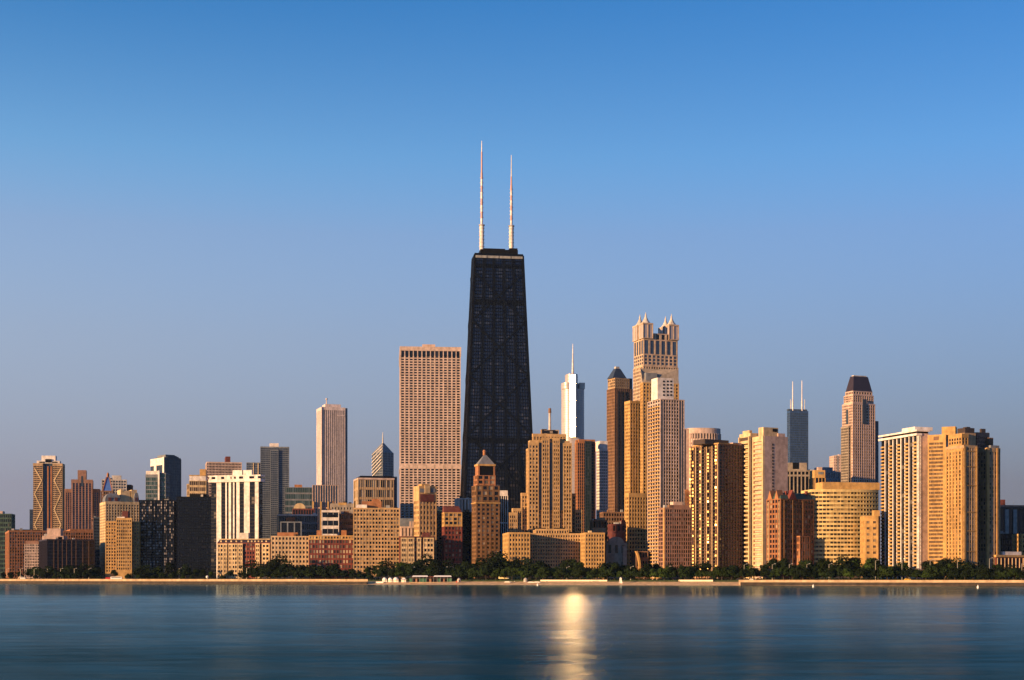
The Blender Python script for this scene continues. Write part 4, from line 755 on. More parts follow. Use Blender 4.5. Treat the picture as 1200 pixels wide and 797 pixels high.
# ---- concave pale yellow apartment house
b = Bld('apartment_block', 'broad pale yellow apartment block with a gently curved front of window bands', (954, 1032), dsh(990)+98, yaw=10, depth=26)
n = 20; sag = 5.5
arc = lambda g: [(-b.hx-g+(b.W+2*g)*i/n, -b.hy-g-sag*(1-(2*i/n-1)**2)+sag) for i in range(n+1)]+[(b.hx+g, b.hy), (-b.hx-g, b.hy)]
H = b.z(573.5); nf = 20; fh = (H-6)/nf
gm = glassmat('goldm', -b.hx, -b.hy-20, 4, b.W/24, 60, fh); b.m('glazing', gm).prism(arc(-.3), 0, H-.5); b.stuff = True
wl = b.m('wall', 'yellowstone')
for i in range(nf): wl.prism(arc(.3), 4+i*fh, 4+(i+.5)*fh)
wl.prism(arc(.34), H-2, H); wl.prism(arc(.34), 0, 4.01)
for i in range(n+1): x, y = arc(.1)[i]; wl.box(x-.13, x+.13, y+.05, y+.6, 0, H-.2)
pms, sh = panemats('goldm'); pw = [MB() for _ in pms]; 
for p_ in pw: p_.box(-.95, .95, -.04, .04, -fh*.21, fh*.21)
pw = [p_.mesh('window', mt) for p_, mt in zip(pw, pms)]
for i in range(nf-1, nf-6, -1):
    for j in range(n):
        (x, y), (x2, y2) = arc(-.3)[j], arc(-.3)[j+1]; o = bpy.data.objects.new('window', pw[rnd.choice((0, 0, 1, 2, 3))]); COL.objects.link(o); o.parent = b.root
        o.location = ((x+x2)/2, (y+y2)/2-.03, 4+(i+.75)*fh); o.rotation_euler = (0, 0, math.atan2(y2-y, x2-x))
b.blk(964, 1031, 565.3, 573.8, 'gold', off=6, depth=14); b.done(); ROW.append((953, 1012, 'curved pale yellow block'))
b = T('apartment_block', 'small plain buff block in front of the curved pale yellow block', (1013.5, 1028.5), 604.5, dsh(1021)+90, 2, 9, 'gold', 'brownm', depth=14, yaw=-2, pf=.66, sf=.72, crown=4, plinth=3, wins=9, row='small plain buff block')
b.blk(1024.5, 1031, 598, 604.7, 'gold', off=2, depth=8); b.solo('side_wing', 'brown').box(b.hx+.5, b.lx(1031.5, -b.hy+2), -b.hy+2, b.hy, 0, b.top); b.done()
# ---- white tower with gold balconies
b = Bld('apartment_tower', 'white tower with gold balconied flank and oversailing white roof slabs', (1076.5, 1088.5), dsh(1077)+72, 1033, yaw=19)
H = b.z(510.5); fh = (H-8)/37
b.m('glazing', glassmat('plain', -b.hx, -b.hy, 6, 3, 2.6, fh)).box(-b.hx, b.hx-.4, -b.hy+.4, b.hy, 0, H); b.stuff = True
b.solo('end_wall', 'rose').box(b.lx(1079.5), b.hx, -b.hy, b.hy-.5, 0, H-.1)
bb = b.m('balcony_banding', 'gold'); wl = b.m('wall', 'white'); nb = 9
for k in range(nb):
    y0 = -b.hy+.6+k*(b.L-1.2)/nb; y1 = y0+(b.L-1.2)/nb
    if k % 2 == 0:
        for i in range(37): bb.box(-b.hx-.45, -b.hx+.1, y0+.3, y1-.3, 5+i*fh+.05, 5+i*fh+.4)
        for i in range(37): bb.prism([(-b.hx-.2, y1-.3), (-b.hx-1.5, y1-.6), (-b.hx-1.9, (y0+y1)/2), (-b.hx-1.5, y0+.6), (-b.hx-.2, y0+.3)], 5+i*fh, 5+i*fh+1.1)
    wl.box(-b.hx-.9, -b.hx+.2, y0-.35, y0+.35, 0, H-.05)
for i in range(37):
    wl.box(-b.hx-.4, b.lx(1079.6), -b.hy-.15, -b.hy+.8, 5+i*fh, 5+i*fh+1.3)
    
for p in (1077, 1078.9): wl.box(b.lx(p)-.3, b.lx(p)+.3, -b.hy-.3, -b.hy+.7, 0, H-.05)
zz = [b.z(510.5), b.z(508), b.z(505.8), b.z(503.8)]
b.solo('roof_slab', 'white').box(-b.hx-2.2, b.lx(1080), -b.hy-.6, b.hy+1, zz[0]-.02, zz[1]); b.solo('roof_recess', 'dark').box(-b.hx+.3, b.hx-.2, -b.hy+.6, b.hy-1, zz[1]-.1, zz[2]+.1); b.solo('roof_slab', 'white').box(-b.hx-2.2, b.hx+.6, -b.hy-.7, b.hy+1, zz[2], zz[3])
b.solo('end_wall', 'rose').box(b.lx(1080.1), b.hx+.01, -b.hy-.01, b.hy-.6, H-.11, zz[1])
yp = -b.hy+3; b.solo('penthouse', 'white').box(b.lx(1057, yp+16), b.lx(1093, yp), yp, yp+16, zz[3]-.01, b.z(500.3, 0, yp)); b.solo('podium', 'white').box(b.lx(1066.5), b.lx(1076), -b.hy-6, -b.hy-.5, 0, 6.5); b.done(); ROW.append((1032, 1088, 'white balconied tower'))
# ---- buff gridded tower
b = T('apartment_tower', 'plain buff tower with a fine window grid between white and ornate towers', (1088, 1107.5), 517, dsh(1098)+62, 13, 36, 'gold', 'brownm', side=1113, yaw=-25, pf=.2, sf=.48, crown=1, ns=4, row='plain buff gridded tower')
b.solo('corner_pier', 'gold').box(b.hx-1.3, b.hx+.7, -b.hy-.8, -b.hy+1, 0, b.z(510)); b.solo('parapet', 'gold').box(-b.hx-.5, b.hx+.6, -b.hy-.6, b.hy, b.top-.02, b.z(509.5)); b.blk(1094, 1100, 511.5, 516, 'brown', 'louvre', off=-.72, depth=.5); b.solo('side_wall', 'bronze').box(b.hx+.5, b.hx+.9, -b.hy+1.2, b.hy, 0, b.top)
b.blk(1103.5, 1119.5, 500, 509.7, 'gold', off=5, depth=8); b.done()
# ---- ornate golden tower
b = Bld('apartment_tower', 'ornate golden stone tower with recessed dark court at the right end', (1129.5, 1171.5), dsh(1140)+56, 1109, yaw=24)
def seg(p0, p1, top, off, nx, nf, wall, kind, name, wins=0, back=None, ns=6, faces='FLR', **k):
    y0 = -b.hy+off; x0, x1 = b.lx(p0, y0), b.lx(p1, y0); b.facade((x0, x1, y0, b.hy if back is None else back), 0, b.z(top, (x0+x1)/2, y0), nx, ns, nf, wall, kind, wname=name, wins=wins, faces=faces, **k); return x0, x1, y0
x0, x1, y0 = seg(1129.5, 1144.5, 522, 0, 5, 34, 'tan', 'rustic', 'wall', 100, pf=.42, sf=.35, crown=2, ns=6)
seg(1144.7, 1158.5, 507, 12, 6, 36, 'brownpink', 'plain', 'court_wall', pf=.5, sf=.45, crown=3, faces='F')
seg(1158.7, 1171.2, 525, 2, 4, 33, 'tan', 'rustic', 'right_wing', pf=.42, sf=.35, crown=3)
for p, w in ((1130, .8), (1144, .7), (1159.6, 1.1), (1170.5, .6)):
    y = -b.hy-.9 if p < 1150 else -b.hy+1.1; b.solo('stone_pier', 'ochre').box(b.lx(p)-w, b.lx(p)+w, y, y+1.2, 0, b.z(524))
for t in (529, 547, 569, 600, 622, 646): b.solo('string_course', 'ochre').box(x0-.7, x1+.4, y0-.7, y0+.3, b.z(t+1), b.z(t))
fl = -b.hx-.9; Hl = b.z(528, -b.hx, 0)
for k in range(6): y = -b.hy+.8+k*(b.L-1.6)/5; b.solo('stone_pier', 'ochre').box(fl-.5, fl+.6, y-.8, y+.8, 0, Hl)
b.facade((fl+.1, fl+.5, -b.hy, b.hy), 0, Hl+.8, 1, 10, 34, 'ochre', 'mixed', pf=.2, sf=.36, crown=2, wname='flank', faces='L')
yq = -b.hy+3; xs = b.lx(1128, yq)
b.facade((-b.hx+.8, b.lx(1126+8, yq), yq, b.hy-2), b.z(523), b.z(509, 0, yq), 2, 5, 2, 'ochre', 'plain', pf=.5, sf=.35, crown=3, wname='attic'); b.blk(1130.5, 1143.5, 507.5, 522.5, 'tan', 'attic', off=4, depth=12); b.blk(1131, 1142, 501.5, 508, 'bronze', 'rooftop_plant', off=8, depth=8); b.blk(1133, 1137, 500.3, 502, 'bronze', 'water_tank', off=9, depth=4); b.blk(1150, 1155, 502.5, 508, 'bronze', 'water_tank', off=16, depth=5); b.blk(1157.2, 1158.6, 507, 524, 'ochre', 'attic', off=11.8, depth=8); b.blk(1160, 1164, 513, 525, 'brown', 'rooftop_plant', off=8, depth=5); b.blk(1161, 1171, 522, 525.2, 'slate', 'rooftop_plant', off=4, depth=6)
b.stuff = True; b.done(); ROW.append((1110, 1158, 'ornate golden tower'))
b = T('office_block', 'dim block with two pale piers at the far right edge', (1171, 1206), 594, 1330, 6, 2, 'purple', 'black', depth=30, pf=.2, sf=.05, crown=1.5)
for p in (1177.5, 1187): b.solo('pier', 'grey').box(b.lx(p), b.lx(p+4), -b.hy-1.4, -b.hy-.3, 0, b.z(597))
b.blk(1172, 1178, 585.5, 594.3, 'maroon', 'rooftop_plant', off=3, depth=8); b.blk(1171, 1206, 592, 594.3, 'brownpink', 'parapet', off=-.8, depth=2); b.done()
b = T('office_block', 'low black block in front of the two pale piers at the right edge', (1171, 1197), 625.5, dsh(1185)+170, 10, 8, 'dark', 'black', depth=20, pf=.3, sf=.3, crown=.6); b.done()
b = T('brick_block', 'slim gold lit wall at the very right edge of the skyline', (1197.6, 1208), 625.5, dsh(1200)+120, 3, 9, 'gold', 'mixed', depth=14, pf=.6, sf=.6); b.done()
b = T('club_house', 'low red brick classical house with a white balustraded attic at the right', (1167.5, 1202), 653, dsh(1185)+78, 8, 2, 'redbrick', 'plain', side=1160.5, yaw=24, pf=.6, sf=.3, crown=.8, plinth=1.5, wins=16, ns=3, row='low classical brick house')
b.solo('cornice', 'gold').box(-b.hx-.9, b.hx+.9, -b.hy-.9, b.hy+.9, b.top-.01, b.z(650.5))
for i in range(8): b.solo('pilaster', 'cream').box(-b.hx+b.W*(i+.5)/8-1.3, -b.hx+b.W*(i+.5)/8-.8, -b.hy-.8, -b.hy-.4, 1, b.top-.6)
b.blk(1175, 1197, 646.5, 651, 'white', 'attic', off=2, depth=7); b.blk(1166.5, 1172, 645.5, 651, 'orangebrick', 'chimney', off=4, depth=3); b.done()
b = T('gate_house', 'small buff house half hidden by trees below the ornate golden tower', (1136, 1148), 657.5, dsh(1142)+66, 3, 2, 'gold', 'plain', depth=9, pf=.5, sf=.3, crown=1); b.solo('hipped_roof', 'brown').frus((-b.hx-.8, b.hx+.8, -b.hy-.8, b.hy+.8), (-b.hx+3, b.hx-3, -.4, .4), b.top-.02, b.z(655.2)); b.done()
# ---- shaded small buildings right of the long hotel
b = Bld('stone_hall', 'shaded grey stone hall with a curved gable beside the long hotel', (710.5, 734), dsh(722)+140, yaw=8, depth=30); b.main(636, 3, 2, 'stone', 'plain', pf=.7, sf=.6, crown=2)
n = 10; x0, x1 = b.lx(713), b.lx(731); b.solo('curved_gable', 'stone').prism_xz([(x0, b.top-.2)]+[(x0+(x1-x0)*(.5-.5*math.cos(math.pi*i/n)), b.top+(b.z(629)-b.top)*math.sin(math.pi*i/n)) for i in range(n+1)]+[(x1, b.top-.2)], -b.hy-.6, -b.hy+2); b.solo('buttress', 'stone').box(b.lx(729), b.lx(733.5), -b.hy-3, -b.hy-.5, 0, b.z(640)); b.done()
b = T('brick_block', 'small dark red brick block behind the grey stone hall', (717, 733), 614, 1340, 3, 3, 'maroon', 'plain', depth=16, pf=.7, sf=.8); b.blk(728.5, 733, 609.5, 614.3, 'redbrick', 'stair_house', off=2, depth=5); b.done()
b = T('office_block', 'dim brown block behind the right wing of the long hotel', (695, 711), 609.5, 1420, 5, 5, 'brown', 'plain', depth=16, pf=.4, sf=.5); b.blk(695, 710.5, 618.5, 626, 'tan', 'terrace_block', off=-6, depth=5.5); b.blk(703.5, 709, 606.5, 609.8, 'tan', off=4); b.done()
b = Bld('fin_house', 'small dark block with an upright curved gold fin in the trees', (745.5, 759), dsh(752)+150, yaw=10, depth=14); b.main(646, 4, 3, 'brown', 'black', pf=.4, sf=.5, crown=1)
fn = [(744.6, 646), (746.6, 651), (748, 657), (748.7, 664), (748.8, 672)]
poly = [(b.lx(p)-.75, b.z(q)) for p, q in fn][::-1]+[(b.lx(p)+.75, b.z(q)) for p, q in fn]; b.solo('fin', 'gold').prism_xz(poly, -b.hy-4, -b.hy-.6); b.done()
b = T('apartment_block', 'dim brown low block behind the foot of the dark pyramid roofed tower', (707, 738), 600, 1480, 10, 14, 'brown', 'plain', depth=20, pf=.4, sf=.5); b.done()

# ------------------------------------------------------------------ sea walls along the lake
def along(px0, px1, d0, d1, z0, z1, mb, n=24):
    """A solid ledge following the shore between two photograph columns, from d0 to d1 metres inland."""
    X0 = (px0-CX)/F*dsh(px0); X1 = (px1-CX)/F*dsh(px1); v = []; f = []
    for i in range(n+1):
        X = X0+(X1-X0)*i/n; Y = shore(X); v += [(X, Y+d0, z0), (X, Y+d1, z0), (X, Y+d1, z1), (X, Y+d0, z1)]
    for i in range(n):
        a, c = 4*i, 4*i+4; f += [(a, c, c+3, a+3), (a+3, c+3, c+2, a+2), (a+1, a+2, c+2, c+1), (a, a+1, c+1, c)]
    f += [(0, 3, 2, 1), (4*n, 4*n+1, 4*n+2, 4*n+3)]; mb.add(v, f)
conc = wallmat('promenade_concrete', (.40, .29, .18), .85, .35); dkc = wallmat('stained_sea_wall', (.042, .030, .022), .8, .5)
def seawall(label, p0, p1, hi, lo, group=None):
    e = empty('sea_wall', at((p0+p1)/2, dsh((p0+p1)/2), 0)); tag(e, label, 'sea wall')
    for nm, mt, d0, d1, z0, z1 in (('sheet_piling', dkc, -1.5, 1.5, -.8, lo), ('ledge', conc, 1.5, 7, -.8, lo+.15), ('upper_wall', conc, 7, 9.5, -.8, hi)):
        m = MB(); along(p0, p1, d0, d1, z0, z1, m); o = m.obj(nm, mt); o.location = -e.location; o.parent = e
seawall('long pale concrete promenade wall over a dark stained footing on the left shore', -60, 430, 4.4, 2.5)
seawall('long tan concrete promenade wall over dark piling below the right hand towers', 868, 1280, 4.1, 2.4)
def wallrun(label, p0, p1, z, d):
    m = MB(); along(p0, p1, d, d+1.2, .5, z, m); o = m.obj('beach_wall', wallmat('white_wall', (.7, .6, .44), .8, .2)); tag(o, label, 'wall')
wallrun('bright white low wall behind the sand below the long limestone hotel', 634, 714, 4.0, 24.5)
wallrun('short bright white low wall behind the sand below the older brown brick block', 800, 841, 4.1, 24.5)

# ------------------------------------------------------------------ trees
def leafmat(name, c):
    m, n, b = _new(name); L = n.links.new
    tc = N(n, 'ShaderNodeTexCoord'); t = N(n, 'ShaderNodeTexNoise'); t.inputs['Scale'].default_value = .55; t.inputs['Detail'].default_value = 3; L(tc.outputs['Object'], t.inputs['Vector'])
    oi = N(n, 'ShaderNodeObjectInfo'); mr = N(n, 'ShaderNodeMapRange'); mr.inputs['To Min'].default_value = .45; mr.inputs['To Max'].default_value = 1.25; L(oi.outputs['Random'], mr.inputs['Value'])
    r2 = N(n, 'ShaderNodeMapRange'); r2.inputs['From Min'].default_value = .3; r2.inputs['From Max'].default_value = .7; r2.inputs['To Min'].default_value = .55; r2.inputs['To Max'].default_value = 1.5; L(t.outputs['Fac'], r2.inputs['Value'])
    mu = N(n, 'ShaderNodeMath', operation='MULTIPLY'); L(mr.outputs[0], mu.inputs[0]); L(r2.outputs[0], mu.inputs[1])
    vm = N(n, 'ShaderNodeVectorMath', operation='SCALE'); vm.inputs[0].default_value = c; L(mu.outputs[0], vm.inputs['Scale']); L(vm.outputs[0], b.inputs['Base Color'])
    b.inputs['Roughness'].default_value = .9; b.inputs['Specular IOR Level'].default_value = .1; return m
LEAF = [leafmat('leaves_dark', (.008, .016, .005)), leafmat('leaves_mid', (.013, .024, .006)), leafmat('leaves_bright', (.024, .043, .008))]
BARK = wallmat('bark', (.06, .045, .032), .9, .4)
def blob_leaves(mb, cx, cy, cz, rx, rz, n, q):
    for _ in range(n):
        th = q.uniform(0, 2*math.pi); ph = math.acos(q.uniform(-.75, 1)); r = q.uniform(.62, 1.05)
        p = Vector((cx+rx*r*math.sin(ph)*math.cos(th), cy+rx*r*math.sin(ph)*math.sin(th), cz+rz*r*math.cos(ph)))
        s_ = q.uniform(.30, .62)
        nv = Vector((math.sin(ph)*math.cos(th)+q.uniform(-.7, .7), math.sin(ph)*math.sin(th)+q.uniform(-.7, .7), math.cos(ph)+q.uniform(-.4, .9))).normalized()
        u = nv.orthogonal().normalized(); w = nv.cross(u); a = q.uniform(0, 6.28); u, w = u*math.cos(a)+w*math.sin(a), w*math.cos(a)-u*math.sin(a)
        mb.add([p-u*s_-w*s_*.3, p+u*s_*.2-w*s_, p+u*s_+w*s_*.3, p-u*s_*.2+w*s_], [(0,1,2,3)])
def make_tree(seed, h, w, name):
    q = random.Random(seed); tr = MB(); tr.cyl(0, 0, -.3, h*.38, .32, .2, n=7); cr = MB()
    nb = q.randint(8, 11)
    for i in range(nb):
        a = 2*math.pi*i/nb*1.618*2; lvl = q.uniform(.34, .88); rad = w*.5*(1-abs(lvl-.5)*.9)*q.uniform(.45, .85)
        c = Vector((rad*math.cos(a), rad*math.sin(a), h*lvl)); tr.beam((0, 0, h*q.uniform(.25, .36)), c*.85+Vector((0,0,h*lvl*.1)), .16)
        br = w*q.uniform(.2, .32); blob_leaves(cr, c.x, c.y, c.z, br, br*q.uniform(.7, .95), 115, q)
    blob_leaves(cr, 0, 0, h*.62, w*.34, h*.3, 170, q)
    return tr.mesh('trunk', BARK), [cr.mesh('crown', m_) for m_ in LEAF[:1]][0], cr
protos = {}
for kind, specs in (('tall', [(13.5, 11), (15, 10), (12.5, 12), (14, 9)]), ('low', [(8.5, 8.5), (7.5, 9.5), (9.5, 8)])):
    lst = []
    for k, (h, w) in enumerate(specs):
        tm, _, cr = make_tree(k+(10 if kind == 'low' else 0), h, w, kind); lst.append((tm, [cr.mesh('crown', m_) for m_ in LEAF]))
    protos[kind] = lst
ORD = ['first', 'second', 'third', 'fourth', 'fifth', 'sixth', 'seventh', 'eighth', 'ninth', 'tenth', 'eleventh', 'twelfth', 'thirteenth', 'fourteenth', 'fifteenth', 'sixteenth', 'seventeenth', 'eighteenth', 'nineteenth', 'twentieth']
def before(px):
    best = None
    for a, c, nm in ROW:
        d = 0 if a <= px <= c else min(abs(px-a), abs(px-c))
        if best is None or d < best[0]: best = (d, nm)
    return best[1]
trees = []
top = [(-20, 668), (20, 670), (40, 664), (108, 663), (118, 672), (142, 671), (150, 666), (205, 664), (235, 668), (258, 671), (284, 668), (292, 656), (330, 655), (360, 657), (412, 662), (440, 662), (462, 654), (505, 656), (560, 658), (575, 652), (600, 656), (640, 657), (665, 655), (705, 659), (720, 660), (790, 661), (870, 660), (925, 655), (950, 658), (970, 657), (1010, 650), (1022, 651), (1040, 657), (1075, 660), (1095, 655), (1110, 653), (1130, 659), (1160, 661), (1220, 661)]
def topat(p):
    for (a, y0), (c, y1) in zip(top, top[1:]):
        if a <= p <= c: return y0+(y1-y0)*(p-a)/(c-a)
    return 661
q = random.Random(5)
def put_tree(kind, px, d, py):
    Y = dsh(px)+d; z = ZG-.15 if d < 70 else ZG; hh = CAMH+(HZ-py)/F*Y-z
    if hh < 3.2: return
    k = q.randrange(len(protos[kind])); base = [13.5, 15, 12.5, 14][k] if kind == 'tall' else [8.5, 7.5, 9.5][k]
    trees.append((px, d, kind, k, at(px, Y, z), hh/base/1.02))
px = -8
while px < 1212:
    put_tree('tall', px, q.uniform(37, 50), topat(px)+q.choice((-5, -2.5, -1, 0, 1, 3, 5, 7))+q.uniform(-1, 1)); px += q.uniform(7.5, 13)
px = -4
while px < 1212:
    put_tree('low', px, q.uniform(29, 36), max(topat(px)+q.uniform(4, 9), 664+q.uniform(-1.5, 3))); px += q.uniform(8, 14)
trees.sort(key=lambda t: t[0])
cnt = {}
for t in trees: cnt.setdefault((t[2], before(t[0])), []).append(t)
for (kind, nm), lst in cnt.items():
    for i, (px, d, kd, k, loc, sc) in enumerate(lst):
        e = empty('park_tree', loc, q.uniform(0, 6.28)); e.scale = (sc*q.uniform(.92, 1.15), sc*q.uniform(.92, 1.15), sc)
        which = 'only' if len(lst) == 1 else ORD[i] if i < 20 else 'last'
        tag(e, '%s dark leafy tree, %s from left among those before the %s' % ('tall' if kind == 'tall' else 'short', which, nm), 'tree', 'trees along the lake shore park')
        tm, cm = protos[kind][k]
        mi = (0 if q.random() < .55 else 1 if q.random() < .75 else 2) if kind == 'tall' else (1 if q.random() < .65 else 2 if 560 < px < 880 or q.random() < .3 else 0)
        for nm_, me in (('trunk', tm), ('crown', cm[mi])):
            o = bpy.data.objects.new(nm_, me); COL.objects.link(o); o.parent = e
# low undergrowth, added to close the dark band under the trees
ug = MB(); q2 = random.Random(9)
for _ in range(5200):
    px = q2.uniform(-10, 1210); d = q2.uniform(33.5, 36.5); Y = dsh(px)+d; p = at(px, Y, ZG-.15)
    if 118 < px < 162 or q2.random() < .25*(math.sin(px*.21)+1)*.5: continue
    blob_leaves(ug, p.x, p.y, p.z+.5, .8, 1.0, 2, q2)
tag(ug.obj('undergrowth', LEAF[0]), 'low dark green undergrowth below the shore park trees', 'undergrowth', None, 'stuff')

# ------------------------------------------------------------------ street lamps
pm_ = simple('lamp_post_paint', (.42, .38, .32), .5, .3)
def lamp(px, d, h):
    Y = dsh(px)+d; e = empty('street_lamp', at(px, Y, ZG-.14))
    m = MB(); m.cyl(0, 0, 0, h, .17, .11, n=8); m.cyl(0, 0, 0, .9, .26, .24, n=8); m.obj('post', pm_, e)
    m = MB(); m.beam((0, 0, h-.2), (1.8, 0, h+.5), .14); m.obj('arm', pm_, e); m = MB(); m.frus((1.5, 2.5, -.22, .22), (1.65, 2.35, -.14, .14), h+.42, h+.68); m.obj('lamp_head', simple('lamp_head', (.5, .5, .5), .4), e); return e
lps = [8, 24, 40, 55.5, 71, 87, 104, 210, 254.5, 289, 347, 416.5, 482.5, 521, 664, 739, 754.5, 783, 872, 905, 925, 945.5, 971.5, 1026, 1057, 1090, 1122, 1159.5, 1197.5]
lc = {}
for p in lps: lc.setdefault(before(p), []).append(p)
for nm, lst in lc.items():
    for i, p in enumerate(lst):
        e = lamp(p, 34.2, {1026: 14, 1057: 14, 1090: 14, 1122: 14, 1159.5: 15, 254.5: 13}.get(p, 11.5 if p > 860 else 10))
        tag(e, 'slim pale lamp, %s from left before the %s' % ('only' if len(lst) == 1 else ORD[i], nm), 'street lamp', 'street lamps along the shore drive')

# ------------------------------------------------------------------ beach: tents, pavilion, hut, hoarding, small craft
white = simple('canvas', (.8, .76, .70), .7)
def tent(px, label, w, h, d=14, dome=True):
    Y = dsh(px)+d; e = empty('beach_tent', at(px, Y, 1.9)); tag(e, label, 'tent', 'white tents on the beach')
    m = MB()
    if dome:
        pr = [(1, .45), (.92, .66), (.72, .86), (.4, .97), (.06, 1)]
        for (a, za), (c, zc) in zip(pr, pr[1:]): m.cyl(0, 0, za*h, zc*h+.005, w/2*a, w/2*c, n=14)
    else: m.frus((-w/2-.3, w/2+.3, -w/2, w/2), (-.2, .2, -.2, .2), h*.6, h)
    m.obj('canopy', white, e)
    m = MB(); m.box(-w/2*.9, w/2*.9, .3, w/2*.9, 0, h*.5); m.obj('side_wall', white, e)
    for sx in (-1, 1): m = MB(); m.box(sx*w/2*.88-.09, sx*w/2*.88+.09, -w*.36, -w*.36+.18, 0, h*.62); m.obj('post', white, e)
tent(450.8, 'leftmost white domed beach tent of the row below the large buff hotel', 4.0, 3.9)
tent(457.4, 'second white domed beach tent from the left, between two others', 3.6, 3.8)
tent(464, 'third white domed beach tent, the tallest of the row', 4.4, 4.1)
tent(473, 'rightmost white beach tent with a pitched top, set apart from the domes', 4.0, 3.8, dome=False)
m = MB(); Y = dsh(445)+11; p = at(445, Y, 1.6); m.box(p.x-3, p.x+3, p.y-1, p.y+1, 0.9, 2.5); tag(m.obj('beach_deck', white), 'low white deck at the left end of the beach tents', 'deck')
def pavilion():
    Y = dsh(507)+17; k = Y/F; e = empty('beach_pavilion', at(507, Y, 2.0)); tag(e, 'long white roofed open beach pavilion with green screens', 'pavilion')
    X = lambda p: (p-507)*k
    for p0, p1 in ((483.5, 501.5), (508.5, 529)):
        m = MB(); m.frus((X(p0)-.3, X(p1)+.3, -3, 3), (X(p0)+.4, X(p1)-.4, -1, 1), 4.3, 5.4); m.obj('roof', white, e)
    m = MB(); m.box(X(501.6), X(508.4), -2.4, 2.4, 3.9, 4.7); m.obj('link_roof', wm('maroon'), e)
    for p0, p1 in ((480, 483), (491.5, 499.5), (513, 516), (524, 529.5)): m = MB(); m.box(X(p0), X(p1), -1.5, 1, .2, 3.0); m.obj('green_screen', simple('green_screen', (.04, .14, .075), .6), e)
    for p0, p1 in ((487, 489), (503, 506), (519.5, 521)): m = MB(); m.box(X(p0), X(p1), -1.4, 1, .2, 2.6); m.obj('counter', wm('orangebrick'), e)
    for i in range(12): m = MB(); x = X(484+i*4.05); m.box(x-.1, x+.1, -2.2, -2.0, .1, 4.4); m.obj('post', wm('grey'), e)
    m = MB(); m.box(X(480), X(530), 1.2, 1.5, .1, 4.2); m.obj('back_wall', wm('bronze'), e); m = MB(); m.box(X(480), X(530.5), -3, 3, -.8, .15); m.obj('floor', conc, e)
pavilion()
def hut():
    Y = dsh(538)+14; e = empty('beach_hut', at(538, Y, 1.9)); tag(e, 'small pale domed beach hut with a red base right of the pavilion', 'hut')
    m = MB(); m.cyl(0, 0, .2, 2.4, 1.5, 1.45, n=14); m.cyl(0, 0, 2.39, 3.1, 1.5, .9, n=14); m.cyl(0, 0, 3.09, 3.4, .9, .1, n=14); m.obj('body', wm('pale'), e)
    m = MB(); m.box(-2.4, -1.3, -.9, .4, 0, 1.1); m.obj('crate', simple('red_paint', (.5, .04, .03), .5), e); m = MB(); m.box(-.4, .4, -1.58, -1.3, .2, 2); m.obj('door', wm('bronze'), e)
hut()
def truck():
    Y = dsh(589.5)+33.5; e = empty('box_truck', at(589.5, Y, ZG-.14)); tag(e, 'pale yellow box truck parked behind the sand below the brown brick tower', 'truck')
    m = MB(); m.box(-3.6, 3.2, -1.2, 1.2, .9, 3.5); m.obj('cargo_box', simple('cream_paint', (.78, .66, .36), .5), e)
    m = MB(); m.frus((3.35, 5.2, -1.1, 1.1), (3.35, 4.7, -1.05, 1.05), .7, 2.5); m.obj('cab', simple('white_paint', (.75, .73, .7), .4), e); m = MB(); m.box(3.7, 4.6, -1.12, 1.12, 1.6, 2.2); m.obj('cab_window', simple('car_glass', (.02, .02, .025), .1), e)
    for x in (-2.4, 3.9):
        for y in (-1, 1): 
            m = MB(); m.cyl(0, 0, -.15, .15, .48, n=14); o = m.obj('wheel', simple('tyre', (.02, .02, .02), .8), e); o.location = (x, y, .48); o.rotation_euler = (R(90), 0, 0)
truck()
def dinghy(px, d, label, c):
    Y = dsh(px)+d; e = empty('beached_boat', at(px, Y, 1.0+d*.07)); tag(e, label, 'boat', 'small boats on the sand')
    m = MB(); m.frus((-2.2, 2.2, -.5, .5), (-2.6, 2.6, -.85, .85), 0, .75); m.frus((2.2, 2.7, -.3, .3), (2.6, 3.4, -.1, .1), .1, .8); m.obj('hull', c, e); m = MB(); m.box(-1.6, 1.4, -.7, .7, .72, 1.0); m.obj('cover', white, e)
dinghy(594.5, 12, 'white covered boat on the sand in front of the yellow truck', white); dinghy(622, 9, 'leftmost white covered boat on the sand left of the white wall', white); dinghy(629, 10, 'white covered boat on the sand touching the white wall', white)
def stand():
    Y = dsh(727.3)+10; e = empty('lifeguard_tower', at(727.3, Y, 1.6)); tag(e, 'white lifeguard tower standing on the sand right of the white wall', 'lifeguard tower')
    for sx in (-1, 1):
        for sy in (-1, 1): m = MB(); m.beam((sx*1.2, sy*1.0, -.3), (sx*.75, sy*.7, 2.0), .2); m.obj('leg', white, e)
    m = MB(); m.box(-1, 1, -.9, .9, 1.9, 2.1); m.obj('platform', white, e); m = MB(); m.box(-.75, .75, -.6, .6, 2.1, 3.5); m.obj('cabin', white, e); m = MB(); m.frus((-1, 1, -.9, .9), (-.1, .1, -.1, .1), 3.5, 4.4); m.obj('roof', white, e); m = MB(); m.box(-.8, .8, -.7, -.6, -.2, 1.9); m.obj('ladder', white, e)
stand()
m = MB(); p = at(616, dsh(616)+22, 2.2); m.cyl(p.x, p.y, 1.5, 4.6, 1.7, 1.5, n=12); m.cyl(p.x, p.y, 4.59, 5.6, 1.75, .2, n=12); tag(m.obj('kiosk', wm('pale')), 'small round pale kiosk at the left end of the white beach wall', 'kiosk')
m = MB(); p = at(243, dsh(243)+31, 0); m.cyl(p.x, p.y, 3, 5.2, .25, n=8)
for i in range(6): a, c = math.pi*(i/6-.5), math.pi*((i+1)/6-.5); m.cyl(p.x, p.y, 6.2+1.35*math.sin(a), 6.2+1.35*math.sin(c)+.002, max(.02, 1.35*math.cos(a)), max(.02, 1.35*math.cos(c)), n=12)
tag(m.obj('globe_lamp', wm('white')), 'white globe on a short post before the plain black tower', 'globe')
